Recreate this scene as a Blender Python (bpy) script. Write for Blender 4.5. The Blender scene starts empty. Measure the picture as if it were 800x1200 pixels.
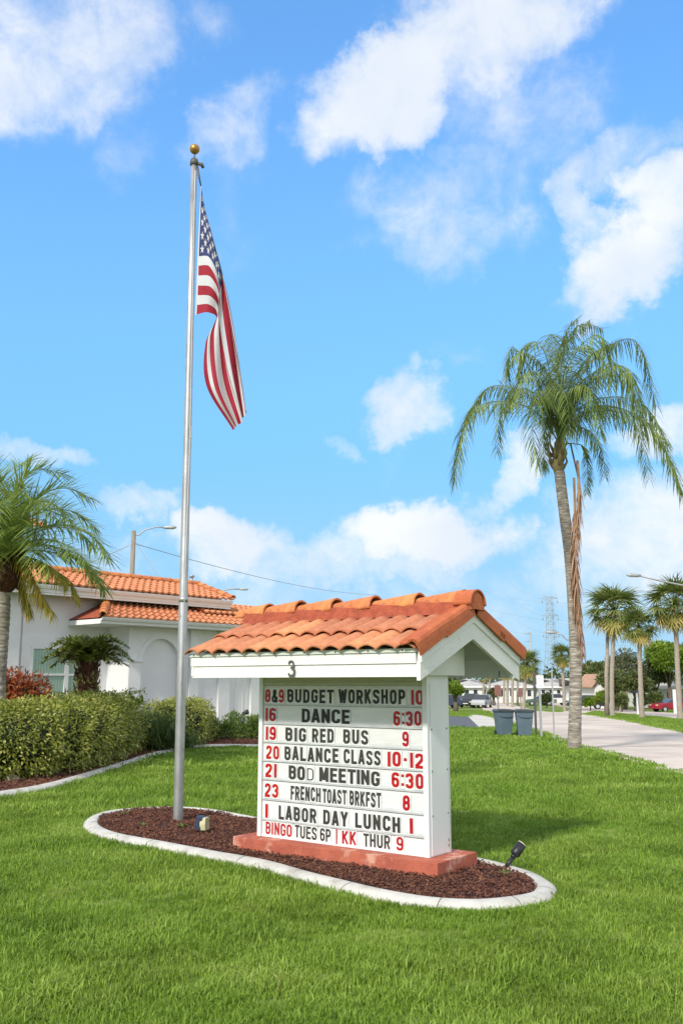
import bpy, math, random
from mathutils import Vector, Matrix, Euler, noise
PI = math.pi; R = math.radians
random.seed(7)
scn = bpy.context.scene
C = scn.collection

# ---------------------------------------------------------------- camera
F_PX, PITCH, EYE = 1090.2, .1819, 1.8
cd = bpy.data.cameras.new('camera'); cam = bpy.data.objects.new('camera', cd); C.objects.link(cam)
cam.location = (0, 0, EYE); cam.rotation_euler = (PI/2 + PITCH, 0, 0)
cd.sensor_fit = 'VERTICAL'; cd.sensor_height = 36; cd.lens = 36*F_PX/1200
cd.clip_start = .1; cd.clip_end = 6000
scn.camera = cam

# ---------------------------------------------------------------- light
SUN_AZ, SUN_EL = 29, 37            # degrees left of straight behind the viewer, height
sdir = Vector((-math.sin(R(SUN_AZ))*math.cos(R(SUN_EL)), -math.cos(R(SUN_AZ))*math.cos(R(SUN_EL)), math.sin(R(SUN_EL))))
sl = bpy.data.lights.new('sun', 'SUN'); sun = bpy.data.objects.new('sun', sl); C.objects.link(sun)
sl.energy = 2.8; sl.angle = R(4.5); sl.color = (1, .94, .84)
sun.rotation_euler = sdir.to_track_quat('Z', 'Y').to_euler(); sun.location = (-8, -9, 12)
scn.view_settings.view_transform = 'Standard'; scn.view_settings.look = 'None'
scn.view_settings.exposure = 0.48; scn.view_settings.gamma = 1

CT, ST = math.cos(PITCH), math.sin(PITCH)
def ray(px, py):
    u = (px-400)/F_PX; v = -(py-600)/F_PX
    return Vector((u, CT - v*ST, ST + v*CT))
def at(px, py, Y):
    r = ray(px, py); return r*(Y/r.y) + Vector((0, 0, EYE))
def direction(px, py):
    r = ray(px, py).normalized(); return math.atan2(r.x, r.y), math.asin(r.z)

# ---------------------------------------------------------------- node helpers
class NT:
    def __init__(s, tree): s.t = tree; s.n = tree.nodes; s.l = tree.links
    def new(s, typ, **kw):
        n = s.n.new(typ)
        for k, v in kw.items(): setattr(n, k, v)
        return n
    def put(s, sock, v):
        if v is None: return
        if isinstance(v, bpy.types.NodeSocket): s.l.new(v, sock)
        elif isinstance(v, (tuple, list)) and len(v) == 3 and sock.type == 'RGBA': sock.default_value = (*v, 1)
        else: sock.default_value = v
    def math(s, op, a, b=None, c=None, clamp=False):
        n = s.new('ShaderNodeMath', operation=op, use_clamp=clamp)
        s.put(n.inputs[0], a); s.put(n.inputs[1], b); s.put(n.inputs[2], c); return n.outputs[0]
    def mix(s, f, a, b, blend='MIX'):
        n = s.new('ShaderNodeMix', data_type='RGBA', blend_type=blend)
        s.put(n.inputs[0], f); s.put(n.inputs[6], a); s.put(n.inputs[7], b); return n.outputs[2]
    def ramp(s, f, stops):
        n = s.new('ShaderNodeValToRGB'); e = n.color_ramp.elements
        while len(e) < len(stops): e.new(.5)
        for i, (p, c) in enumerate(stops): e[i].position = p; e[i].color = (*c, 1) if len(c) == 3 else c
        s.put(n.inputs[0], f); return n.outputs[0]
    def smooth(s, v, a, b, lo=0., hi=1.):
        n = s.new('ShaderNodeMapRange', interpolation_type='SMOOTHSTEP')
        s.put(n.inputs[0], v); n.inputs[1].default_value = a; n.inputs[2].default_value = b
        n.inputs[3].default_value = lo; n.inputs[4].default_value = hi; return n.outputs[0]
    def noise(s, vec, scale, detail=4, rough=.55, dist=0., out=0):
        n = s.new('ShaderNodeTexNoise'); s.put(n.inputs['Vector'], vec)
        n.inputs['Scale'].default_value = scale; n.inputs['Detail'].default_value = detail
        n.inputs['Roughness'].default_value = rough; n.inputs['Distortion'].default_value = dist
        return n.outputs[out]

# ---------------------------------------------------------------- sky with clouds
world = bpy.data.worlds.new('World'); scn.world = world; world.use_nodes = True
w = NT(world.node_tree); w.n.clear()
sky = w.new('ShaderNodeTexSky', sky_type='NISHITA'); sky.sun_disc = False
sky.sun_elevation = R(SUN_EL); sky.sun_rotation = R(180+SUN_AZ)
sky.air_density = 1.0; sky.dust_density = .6; sky.ozone_density = 2.0; sky.altitude = 0
tc = w.new('ShaderNodeTexCoord'); sep = w.new('ShaderNodeSeparateXYZ'); w.l.new(tc.outputs['Generated'], sep.inputs[0])
az = w.math('ARCTAN2', sep.outputs[0], sep.outputs[1]); el = w.math('ARCSINE', sep.outputs[2])
vec = tc.outputs['Generated']
nb = w.new('ShaderNodeTexNoise'); w.l.new(vec, nb.inputs['Vector']); nb.inputs['Scale'].default_value = 9; nb.inputs['Detail'].default_value = 6; nb.inputs['Roughness'].default_value = .62
nsep = w.new('ShaderNodeSeparateColor'); w.l.new(nb.outputs['Color'], nsep.inputs[0])
azd = w.math('MULTIPLY_ADD', w.math('SUBTRACT', nsep.outputs[0], .5), .17, az)
eld = w.math('MULTIPLY_ADD', w.math('SUBTRACT', nsep.outputs[1], .5), .14, el)
# cloud banks of the day: centre and half sizes given as directions; soft = thin veil
banks = [(40,60,170,80,8,.72),(150,25,150,45,0,.45),(275,165,75,50,30,.55),(140,170,45,40,60,.35),(270,235,70,60,-50,.28),
 (465,85,140,58,30,1.1),(560,30,160,65,10,.9),(600,120,130,105,0,.5),(535,235,130,85,10,.56),
 (735,185,95,42,20,.55),(745,310,95,48,12,1.05),(800,235,60,48,0,.9),(690,240,32,75,0,.6),(565,312,26,14,0,.4),
 (480,468,62,40,10,.85),(535,415,45,20,0,.3),(405,525,34,14,0,.5),(470,530,25,45,0,.3),
 (610,545,75,30,45,.75),(800,505,60,30,0,.75),(755,620,125,70,0,.85),(690,680,130,35,0,.45),
 (500,630,105,42,4,1.15),(420,668,190,34,0,.65),(285,640,70,38,0,.95),(155,600,75,28,0,.65),(40,530,52,18,0,.55),(330,700,200,28,0,.4),(560,720,190,40,0,.4),(150,655,120,26,0,.4)]
total = None
for px, py, sx, sy, rot, k in banks:
    a0, e0 = direction(px, py)
    dx = w.math('SUBTRACT', azd, a0); dy = w.math('SUBTRACT', eld, e0)
    cr, sr = math.cos(R(rot)), math.sin(R(rot))
    ux = w.math('ADD', w.math('MULTIPLY', dx, cr*1090/sx), w.math('MULTIPLY', dy, sr*1090/sx))
    uy = w.math('ADD', w.math('MULTIPLY', dx, -sr*1090/sy), w.math('MULTIPLY', dy, cr*1090/sy))
    rr = w.math('ADD', w.math('MULTIPLY', ux, ux), w.math('MULTIPLY', uy, uy))
    v = w.math('MULTIPLY', w.smooth(rr, 0.0, 1.9, 1, 0), k)
    total = v if total is None else w.math('MAXIMUM', total, v)
# unseen cloud round the rest of the sky, thickened to whiten fill light
far = w.noise(vec, 2.3, 7, .6, .3)
outside = w.smooth(w.math('ABSOLUTE', az), .42, .75)
outside = w.math('MAXIMUM', outside, w.smooth(el, .72, .95))
total = w.math('MAXIMUM', total, w.math('MULTIPLY', w.math('MULTIPLY', w.smooth(far, .30, .50), 1.15), outside))
det = w.noise(vec, 16, 9, .64, .25)
dens = w.math('ADD', total, w.math('MULTIPLY', w.math('SUBTRACT', det, .5), 1.35))
dens = w.math('MULTIPLY', w.smooth(dens, .14, 1.12), w.smooth(total, .02, .5))
tint = w.mix(1.0, sky.outputs[0], (.95, 1.55, 2.10), 'MULTIPLY')
haze = w.mix(w.smooth(el, .05, .70, .95, .25), tint, (1.4, 3.45, 5.7))
haze = w.mix(w.smooth(el, -.02, .26, .85, 0), haze, (2.9, 4.55, 5.8))
shade = w.noise(vec, 7, 4, .5)
cc = w.mix(w.smooth(shade, .35, .65), (5.1, 5.45, 5.9), (6.2, 6.25, 6.3))
col = w.mix(w.math('MULTIPLY', dens, .93), haze, cc)
bg = w.new('ShaderNodeBackground'); bg.inputs[1].default_value = .12
w.l.new(col, bg.inputs[0]); wo = w.new('ShaderNodeOutputWorld'); w.l.new(bg.outputs[0], wo.inputs[0])

# ---------------------------------------------------------------- materials
def mat(name, c1, c2=None, scale=8, rough=.7, bump=0., bscale=60, detail=5, spec=.4, metal=0., rnd=0., c3=None, c3s=1.5, c3t=(.55,.7), coord='Object', trans=0., stretch=None):
    m = bpy.data.materials.new(name); m.use_nodes = True; t = NT(m.node_tree)
    p = t.n['Principled BSDF']; p.inputs['Roughness'].default_value = rough
    p.inputs['Metallic'].default_value = metal; p.inputs['Specular IOR Level'].default_value = spec
    if coord == 'World': vec = t.new('ShaderNodeNewGeometry').outputs['Position']
    else: vec = t.new('ShaderNodeTexCoord').outputs[coord]
    if stretch:
        mp = t.new('ShaderNodeMapping'); t.l.new(vec, mp.inputs[0]); mp.inputs['Scale'].default_value = stretch; vec = mp.outputs[0]
    col = None
    if c2 is not None: col = t.mix(t.smooth(t.noise(vec, scale, detail), .32, .68), c1, c2)
    if c3 is not None: col = t.mix(t.smooth(t.noise(vec, c3s, 5, .65), *c3t), col if col is not None else c1, c3)
    if rnd:
        oi = t.new('ShaderNodeObjectInfo')
        hs = t.new('ShaderNodeHueSaturation'); t.put(hs.inputs['Color'], col if col is not None else c1)
        t.put(hs.inputs['Value'], t.math('MULTIPLY_ADD', oi.outputs['Random'], 2*rnd, 1-rnd))
        t.put(hs.inputs['Hue'], t.math('MULTIPLY_ADD', oi.outputs['Random'], .03*min(1, rnd*3), .5-.015*min(1, rnd*3)))
        col = hs.outputs[0]
    t.put(p.inputs['Base Color'], col if col is not None else c1)
    if bump:
        b = t.new('ShaderNodeBump'); b.inputs['Strength'].default_value = bump; b.inputs['Distance'].default_value = .02
        t.put(b.inputs['Height'], t.noise(vec, bscale, 4)); t.l.new(b.outputs[0], p.inputs['Normal'])
    if trans:
        tr = t.new('ShaderNodeBsdfTranslucent'); t.put(tr.inputs[0], col if col is not None else c1)
        ms = t.new('ShaderNodeMixShader'); ms.inputs[0].default_value = trans
        t.l.new(p.outputs[0], ms.inputs[1]); t.l.new(tr.outputs[0], ms.inputs[2])
        t.l.new(ms.outputs[0], t.n['Material Output'].inputs[0])
    return m
def leafmat(name, dark, light, tip=None, var=2.0, rough=.5, trans=.3, rnd=.12, spec=.35):
    """foliage: tone differs from leaf to leaf and clump to clump"""
    m = bpy.data.materials.new(name); m.use_nodes = True; t = NT(m.node_tree); p = t.n['Principled BSDF']
    p.inputs['Roughness'].default_value = rough; p.inputs['Specular IOR Level'].default_value = spec
    g = t.new('ShaderNodeNewGeometry'); rv = g.outputs['Random Per Island']
    nz = t.noise(g.outputs['Position'], var, 3)
    f = t.math('ADD', t.math('MULTIPLY', rv, .55), t.math('MULTIPLY', t.smooth(nz, .3, .7), .5), clamp=True)
    stops = [(0, dark), (.62, light)] + ([(1, tip)] if tip else [(1, tuple(x*1.25 for x in light))])
    col = t.ramp(f, stops)
    if rnd:
        oi = t.new('ShaderNodeObjectInfo'); hs = t.new('ShaderNodeHueSaturation'); t.l.new(col, hs.inputs['Color'])
        t.put(hs.inputs['Value'], t.math('MULTIPLY_ADD', oi.outputs['Random'], 2*rnd, 1-rnd)); col = hs.outputs[0]
    t.l.new(col, p.inputs['Base Color'])
    tr = t.new('ShaderNodeBsdfTranslucent'); t.l.new(col, tr.inputs[0]); ms = t.new('ShaderNodeMixShader'); ms.inputs[0].default_value = trans
    t.l.new(p.outputs[0], ms.inputs[1]); t.l.new(tr.outputs[0], ms.inputs[2]); t.l.new(ms.outputs[0], t.n['Material Output'].inputs[0])
    return m

M = {}
M['white_paint'] = mat('white_paint', (.80,.80,.78), (.74,.74,.72), 3, .55, .2, 40, c3=(.56,.53,.44), c3s=7, c3t=(.60,.80))
M['sign_metal'] = mat('white_sign_metal', (.80,.81,.82), (.75,.76,.76), 4, .35, .03, 8, c3=(.60,.57,.50), c3s=6, c3t=(.60,.82), stretch=(1,1,.35))
M['shaded_board'] = mat('shaded_header_board', (.55,.56,.46), (.44,.45,.35), 12, .7, .2, 60, stretch=(1,1,12), c3=(.2,.19,.14), c3s=7, c3t=(.68,.8))  # plywood strip with dark spots; dim green eave shade is in its colour
M['stucco'] = mat('white_stucco', (.82,.82,.82), (.78,.78,.79), 1.2, .9, .35, 90, c3=(.72,.71,.70), c3s=1.1, c3t=(.6,.8))
M['trim'] = mat('white_trim', (.80,.80,.80), (.75,.75,.75), 3, .5)
M['tile'] = mat('terracotta_tile', (.64,.27,.135), (.50,.19,.09), 9, .85, .6, 70, rnd=.16, c3=(.26,.13,.08), c3s=11, c3t=(.60,.80))
M['tile_cap'] = mat('terracotta_ridge', (.66,.26,.095), (.52,.17,.06), 8, .85, .5, 60, rnd=.14, c3=(.30,.11,.06), c3s=8, c3t=(.56,.76))
M['tile_rake'] = mat('terracotta_rake', (.52,.145,.055), (.42,.105,.04), 7, .75, .4, 60, rnd=.05, c3=(.25,.06,.03), c3s=9, c3t=(.64,.8))
M['mortar'] = mat('red_mortar', (.42,.10,.05), (.30,.07,.04), 14, .95, .8, 50)
M['block'] = mat('painted_red_concrete', (.49,.135,.08), (.38,.095,.06), 5, .85, .5, 50, c3=(.64,.34,.25), c3s=3.6, c3t=(.53,.68))
M['edging'] = mat('white_concrete_edging', (.60,.585,.55), (.48,.465,.43), 6, .9, .5, 70, c3=(.30,.28,.23), c3s=3.0, c3t=(.54,.74))
M['joint'] = mat('dirty_joint', (.13,.12,.10), rough=1)
M['soil'] = mat('mulch_soil', (.075,.028,.02), (.035,.014,.011), 20, 1, .8, 40)
M['chip'] = mat('bark_chip', (.155,.058,.036), (.07,.03,.02), 10, .9, 0, rnd=.55)
M['ground'] = mat('lawn_ground', (.13,.18,.03), (.19,.25,.045), 3, 1, .6, 30, coord='World', c3=(.12,.17,.03), c3s=.25, c3t=(.45,.65))
M['road'] = mat('old_concrete_road', (.52,.44,.385), (.45,.38,.33), .8, .9, .2, 50, coord='World', c3=(.62,.54,.47), c3s=.16, c3t=(.42,.6))
M['pave'] = mat('pale_concrete', (.58,.55,.50), (.48,.45,.41), .8, .9, .2, 50, coord='World')
M['asphalt'] = mat('grey_asphalt', (.115,.12,.13), (.085,.09,.10), 1.5, .85, .3, 60, coord='World')
M['pole'] = mat('brushed_aluminium', (.50,.50,.50), (.38,.38,.38), 3, .42, .05, 20, metal=.75, c3=(.25,.25,.25), c3s=5, c3t=(.62,.72), stretch=(3,3,1.2))
M['brass'] = mat('weathered_gold', (.50,.30,.09), (.38,.21,.06), 7, .4, .1, 30, metal=.6, spec=.5)
M['dark_metal'] = mat('dark_metal', (.07,.07,.075), (.10,.10,.10), 10, .5)
M['rope'] = mat('white_rope', (.62,.64,.68), rough=.9)
M['black'] = mat('black_plastic', (.02,.02,.024), (.03,.03,.033), 10, .4)
M['lens'] = mat('yellowed_lens', (.62,.58,.36), (.50,.46,.25), 8, .3)
M['bolt'] = mat('rusty_bolt', (.16,.13,.07), (.25,.20,.10), 30, .7)
M['glass'] = mat('green_tinted_window', (.17,.27,.22), (.11,.19,.16), 30, .12, stretch=(6,1,.01), spec=.7)
M['dark_glass'] = mat('dark_glass', (.03,.035,.045), rough=.1, spec=.8)
M['bark_queen'] = mat('grey_palm_bark', (.36,.32,.27), (.17,.145,.12), 4, .95, .9, 14, stretch=(1,1,7), c3=(.56,.53,.48), c3s=3, c3t=(.52,.66))
M['bark_sabal'] = mat('pale_palm_bark', (.40,.35,.29), (.26,.22,.18), 5, .95, .5, 12, stretch=(1,1,5))
M['boots'] = mat('dark_leaf_boots', (.15,.06,.035), (.05,.025,.02), 20, 1, .8, 30)
M['crownshaft'] = mat('green_brown_crownshaft', (.20,.19,.08), (.30,.22,.12), 14, .8, .6, 30, stretch=(4,4,1))
M['trunk'] = mat('brown_trunk', (.10,.075,.055), (.16,.13,.10), 6, 1, .5, 20)
M['frond'] = leafmat('queen_palm_leaf', (.07,.115,.03), (.23,.315,.075), (.44,.50,.20), 1.6, .38, .4)
M['frond_left'] = leafmat('date_palm_leaf', (.10,.16,.04), (.28,.38,.08), (.50,.54,.18), 2.2, .42, .4)
M['frond_yellow'] = leafmat('yellowing_leaf', (.26,.25,.04), (.50,.42,.07), (.55,.30,.07), 2.2, .5, .3)
M['frond_dead'] = leafmat('dead_leaf', (.22,.12,.07), (.44,.27,.17), (.55,.40,.30), 4, .8, .15)
M['sabal_leaf'] = leafmat('sabal_leaf', (.075,.11,.028), (.20,.25,.06), (.36,.38,.12), .8, .5, .25)
M['sabal_dry'] = leafmat('sabal_dry_leaf', (.26,.24,.06), (.50,.42,.13), (.55,.36,.13), .8, .6, .25)
M['cycad'] = leafmat('cycad_leaf', (.075,.12,.025), (.24,.28,.05), (.40,.42,.12), 5, .4, .2)
M['hedge'] = leafmat('variegated_leaf', (.07,.11,.018), (.32,.36,.05), (.78,.70,.24), 3.0, .42, .25, spec=.45)
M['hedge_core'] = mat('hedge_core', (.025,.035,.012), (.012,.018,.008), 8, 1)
M['croton'] = leafmat('croton_leaf', (.12,.03,.02), (.50,.12,.04), (.72,.32,.08), 9, .4, .15, spec=.5)
M['grassy'] = leafmat('strap_leaf', (.045,.085,.02), (.13,.20,.05), (.24,.30,.09), 3, .5, .25)
M['shrub'] = leafmat('shrub_leaf', (.045,.085,.018), (.15,.24,.045), (.30,.36,.09), 6, .4, .25)
M['rock'] = mat('tan_rock', (.42,.35,.24), (.28,.23,.16), 8, .9, .6, 20)
M['bin'] = mat('blue_grey_plastic', (.10,.145,.19), (.12,.17,.215), 3, .5)
M['bin_lid'] = mat('dark_grey_lid', (.05,.06,.07), (.07,.08,.09), 3, .5)
M['wood_pole'] = mat('weathered_wood', (.30,.26,.20), (.22,.19,.15), 4, .95, .3, 20, stretch=(4,4,.5))
M['galv'] = mat('galvanised_steel', (.42,.43,.44), (.34,.35,.36), 5, .5, metal=.3)
M['sign_white'] = mat('white_sign_face', (.78,.79,.80), rough=.4)
M['rust_brown'] = mat('brown_sign', (.24,.10,.08), (.18,.08,.07), 8, .7)
M['far_wall'] = mat('far_white_wall', (.74,.74,.73), (.68,.68,.66), 1, .9)
M['far_roof'] = mat('far_pale_roof', (.46,.45,.43), (.38,.37,.36), 1, .9)
M['far_tan'] = mat('far_terracotta_roof', (.50,.30,.20), (.42,.24,.16), 1, .9)
M['rubber'] = mat('tyre_rubber', (.02,.02,.02), rough=.9)
M['wire'] = mat('wire', (.10,.11,.13), rough=.8)
M['tail'] = mat('red_lamp_glass', (.45,.02,.02), rough=.3)
for n, c in (('red', (.30,.012,.03)), ('silver', (.42,.44,.46)), ('navy', (.035,.05,.09)), ('black', (.025,.027,.03)), ('white', (.72,.73,.74)), ('green', (.10,.16,.12))):
    M['car_'+n] = mat('car_paint_'+n, c, rough=.25, spec=.7)

# lawn blades: per tuft and broad tone changes
m = bpy.data.materials.new('grass_blade'); m.use_nodes = True; t = NT(m.node_tree); p = t.n['Principled BSDF']
p.inputs['Roughness'].default_value = .5; p.inputs['Specular IOR Level'].default_value = .3
g = t.new('ShaderNodeNewGeometry'); oi = t.new('ShaderNodeObjectInfo')
f = t.math('ADD', t.math('MULTIPLY', g.outputs['Random Per Island'], .55), t.math('MULTIPLY', t.smooth(t.noise(oi.outputs['Location'], 1.1, 3), .32, .7), .45), clamp=True)
colr = t.ramp(f, [(0, (.10,.16,.018)), (.5, (.235,.36,.042)), (.85, (.34,.47,.08)), (1, (.54,.54,.24))])
big = t.smooth(t.noise(oi.outputs['Location'], .35, 2), .35, .65)
colr = t.mix(big, colr, (.80,.90,.72), 'MULTIPLY'); dry = t.smooth(t.noise(oi.outputs['Location'], 3.1, 4), .56, .74); colr = t.mix(t.math('MULTIPLY', dry, .45), colr, (.36,.36,.10)); t.l.new(colr, p.inputs['Base Color'])
tr = t.new('ShaderNodeBsdfTranslucent'); t.l.new(colr, tr.inputs[0]); ms = t.new('ShaderNodeMixShader'); ms.inputs[0].default_value = .35
t.l.new(p.outputs[0], ms.inputs[1]); t.l.new(tr.outputs[0], ms.inputs[2]); t.l.new(ms.outputs[0], t.n['Material Output'].inputs[0])
M['grass'] = m

# ---------------------------------------------------------------- mesh builder
class MB:
    def __init__(s): s.v = []; s.f = []; s.mi = []; s.cur = 0; s.sm = []
    def add(s, vs, fs, smooth=False):
        o = len(s.v); s.v += [tuple(x) for x in vs]
        s.f += [tuple(i+o for i in f) for f in fs]; s.mi += [s.cur]*len(fs); s.sm += [smooth]*len(fs)
        return s
    def box(s, x0, x1, y0, y1, z0, z1, mtx=None):
        vs = [Vector((x, y, z)) for z in (z0, z1) for y in (y0, y1) for x in (x0, x1)]
        if mtx: vs = [mtx @ q for q in vs]
        return s.add(vs, [(0,2,3,1),(4,5,7,6),(0,1,5,4),(2,6,7,3),(0,4,6,2),(1,3,7,5)])
    def tube(s, pts, rad, n=8, cap=True, smooth=True):
        pts = [Vector(q) for q in pts]; rad = rad if hasattr(rad, '__len__') else [rad]*len(pts)
        vs = []; up = None
        for i, q in enumerate(pts):
            d = (pts[min(i+1, len(pts)-1)] - pts[max(i-1, 0)]).normalized()
            if up is None: up = d.orthogonal().normalized()
            up = (up - d*up.dot(d)); up = up.normalized() if up.length > 1e-6 else d.orthogonal().normalized()
            sd = d.cross(up)
            for k in range(n):
                an = 2*PI*k/n; vs.append(q + (up*math.cos(an) + sd*math.sin(an))*rad[i])
        fs = [(i*n+k, i*n+(k+1) % n, (i+1)*n+(k+1) % n, (i+1)*n+k) for i in range(len(pts)-1) for k in range(n)]
        s.add(vs, fs, smooth)
        if cap:
            o = len(vs)-n; s.add(vs, [tuple(range(n))[::-1], tuple(range(o, o+n))]) if False else None
            base = len(s.v)-len(vs)
            s.f += [tuple(base+k for k in range(n))[::-1], tuple(base+o+k for k in range(n))]; s.mi += [s.cur]*2; s.sm += [False]*2
        return s
    def lathe(s, prof, cx=0, cy=0, n=20, z0=0):
        vs = [(cx+r*math.cos(2*PI*k/n), cy+r*math.sin(2*PI*k/n), z0+z) for r, z in prof for k in range(n)]
        fs = [(i*n+k, i*n+(k+1) % n, (i+1)*n+(k+1) % n, (i+1)*n+k) for i in range(len(prof)-1) for k in range(n)]
        return s.add(vs, fs, True)
    def prism(s, poly, ax, lo, hi):
        """extrude a 2-D outline along axis ax (0,1,2) from lo to hi; outline in the other two axes"""
        def pt(q, h):
            return {0: (h, q[0], q[1]), 1: (q[0], h, q[1]), 2: (q[0], q[1], h)}[ax]
        n = len(poly); vs = [pt(q, lo) for q in poly] + [pt(q, hi) for q in poly]
        return s.add(vs, [tuple(range(n))[::-1], tuple(range(n, 2*n))] + [(i, (i+1) % n, n+(i+1) % n, n+i) for i in range(n)])
    def mesh(s, name, mats):
        me = bpy.data.meshes.new(name); me.from_pydata(s.v, [], s.f); me.validate()
        for m_ in (mats if isinstance(mats, (list, tuple)) else [mats]): me.materials.append(m_)
        if len(me.polygons) == len(s.f):
            me.polygons.foreach_set('material_index', s.mi); me.polygons.foreach_set('use_smooth', s.sm)
        return me
    def build(s, name, mats, parent=None, loc=None, fix=True, bevel=0, world=False):
        me = s.mesh(name, mats)
        if fix:
            import bmesh
            bm = bmesh.new(); bm.from_mesh(me); bmesh.ops.recalc_face_normals(bm, faces=bm.faces)
            if bevel: bmesh.ops.bevel(bm, geom=[e for e in bm.edges if len(e.link_faces) == 2 and e.calc_face_angle() > .6], offset=bevel, segments=2, affect='EDGES', profile=.7)
            bm.to_mesh(me); bm.free()
        if world and parent is not None:
            me.transform(Matrix.Translation(-parent.location))
        o = bpy.data.objects.new(name, me); C.objects.link(o)
        if parent is not None: o.parent = parent
        if loc is not None: o.location = loc
        return o

def empty(name, loc=(0,0,0), rz=0, label=None, cat=None, group=None):
    o = bpy.data.objects.new(name, None); C.objects.link(o); o.location = loc; o.rotation_euler.z = rz
    o.empty_display_size = .2
    return tag(o, label, cat, group)
def tag(o, label=None, cat=None, group=None, kind=None):
    if label: o['label'] = label
    if cat: o['category'] = cat
    if group: o['group'] = group
    if kind: o['kind'] = kind
    return o
def put(name, me, parent, loc=(0,0,0), rot=(0,0,0), scale=(1,1,1)):
    o = bpy.data.objects.new(name, me); C.objects.link(o); o.parent = parent
    o.location = loc; o.rotation_euler = rot; o.scale = scale; return o

# ---------------------------------------------------------------- terrain
def sstep(v, a, b):
    v = max(0, min(1, (v-a)/(b-a))); return v*v*(3-2*v)
def zg(x, y):
    D = .35*sstep(y, 22, 38)
    if y > 36: D += .014*(min(y, 115)-36) * sstep(y, 36, 44)
    return -D*max(sstep(x, -3, 5), sstep(y, 50, 80))
def gp(px, py):
    """where the line of sight through a photograph point meets the ground"""
    r = ray(px, py); z = 0.
    for _ in range(40):
        t_ = (z-EYE)/r.z if r.z < -1e-4 else 900
        q = r*t_; z = .5*z + .5*zg(q.x, q.y)
    return Vector((q.x, q.y, zg(q.x, q.y)))
def inpoly(x, y, poly):
    c = False; n = len(poly); j = n-1
    for i in range(n):
        xi, yi = poly[i][0], poly[i][1]; xj, yj = poly[j][0], poly[j][1]
        if (yi > y) != (yj > y) and x < (xj-xi)*(y-yi)/(yj-yi)+xi: c = not c
        j = i
    return c
def axis(segs):
    out = [segs[0][0]]
    for a_, b_, st in segs:
        n = max(1, round((b_-a_)/st)); out += [a_+(b_-a_)*(i+1)/n for i in range(n)]
    return out
xs = axis([(-2500,-300,550),(-300,-60,30),(-60,-16,4),(-16,24,.5),(24,80,2.5),(80,300,20),(300,2500,550)])
ys = axis([(-400,-20,95),(-20,3,2.5),(3,60,.5),(60,140,2),(140,400,20),(400,4500,500)])
g_ = MB(); nx = len(xs)
g_.add([(x, y, zg(x, y)) for y in ys for x in xs], [(j*nx+i, j*nx+i+1, (j+1)*nx+i+1, (j+1)*nx+i) for j in range(len(ys)-1) for i in range(nx-1)], True)
tag(g_.build('ground', M['ground'], fix=False), kind='structure')

def resample(pts, n):
    pts = [Vector(q) for q in pts]; L = [0]
    for a_, b_ in zip(pts, pts[1:]): L.append(L[-1]+(b_-a_).length)
    out = []
    for k in range(n):
        s_ = L[-1]*k/(n-1); i = max(j for j in range(len(L)) if L[j] <= s_+1e-9); i = min(i, len(pts)-2)
        out.append(pts[i].lerp(pts[i+1], (s_-L[i])/max(1e-9, L[i+1]-L[i])))
    return out
def catmull(pts, per=8, closed=False):
    pts = [Vector(q) for q in pts]; n = len(pts); out = []
    rng = range(n if closed else n-1)
    for i in rng:
        if closed: p0, p1, p2, p3 = pts[i-1], pts[i], pts[(i+1) % n], pts[(i+2) % n]
        else: p0, p1, p2, p3 = pts[max(i-1,0)], pts[i], pts[i+1], pts[min(i+2,n-1)]
        for k in range(per):
            t_ = k/per
            out.append(.5*((2*p1)+(p2-p0)*t_+(2*p0-5*p1+4*p2-p3)*t_*t_+(3*p1-3*p2+p3-p0)*t_**3))
    if not closed: out.append(pts[-1])
    return out
def strip(name, A, B, m_, lift, n=80, k=10, kind='structure'):
    A = resample(A, n); B = resample(B, n); mb = MB(); vs = []
    for a_, b_ in zip(A, B):
        for j in range(k+1):
            q = a_.lerp(b_, j/k); vs.append((q.x, q.y, zg(q.x, q.y)+lift))
    mb.add(vs, [(i*(k+1)+j, i*(k+1)+j+1, (i+1)*(k+1)+j+1, (i+1)*(k+1)+j) for i in range(n-1) for j in range(k)], True)
    o = mb.build(name, m_, fix=False)
    if kind: tag(o, kind=kind)
    return [(q.x, q.y) for q in A] + [(q.x, q.y) for q in reversed(B)]
def flat(pts): return [Vector((q.x, q.y, 0)) for q in pts]

# roads (edges taken where they lie on the ground)
near_edge = flat([gp(*q) for q in ((1150,985),(960,945),(800,908),(740,892),(702,882),(676,874),(650,865),(626,857),(604,850),(586,843),(574,836),(566,830),(559,824),(556,819),(556,815.5),(558,813))])
far_edge = flat([gp(*q) for q in ((1150,930),(960,891),(800,858),(740,846),(700,839.5),(676,836.2),(652,835),(632,833.5),(618,831),(606,828),(598,825.5),(590,822.5),(583,819.5),(577,817),(572,815),(569,813))])
road_poly = strip('road', near_edge, far_edge, M['road'], .02, 110, 8)
carr2_a = flat([gp(*q) for q in ((1150,885),(960,862),(800,843.5),(760,839.5),(720,836),(694,833.2),(670,829.6),(640,826),(612,822),(590,818.5),(576,816))])
carr2_b = flat([gp(*q) for q in ((1150,868),(960,850),(800,836.5),(760,833.5),(720,829.5),(694,827),(670,824.5),(640,822),(612,819),(592,817),(578,815.2))])
strip('far_road', carr2_a, carr2_b, M['road'], .02, 80, 4)
xa = flat([gp(*q) for q in ((652,835.2),(668,836),(681,837.8))]); xb = flat([gp(*q) for q in ((672,829.8),(690,832),(698,833.8))])
strip('median_opening', xa, xb, M['road'], .024, 6, 6)
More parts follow.
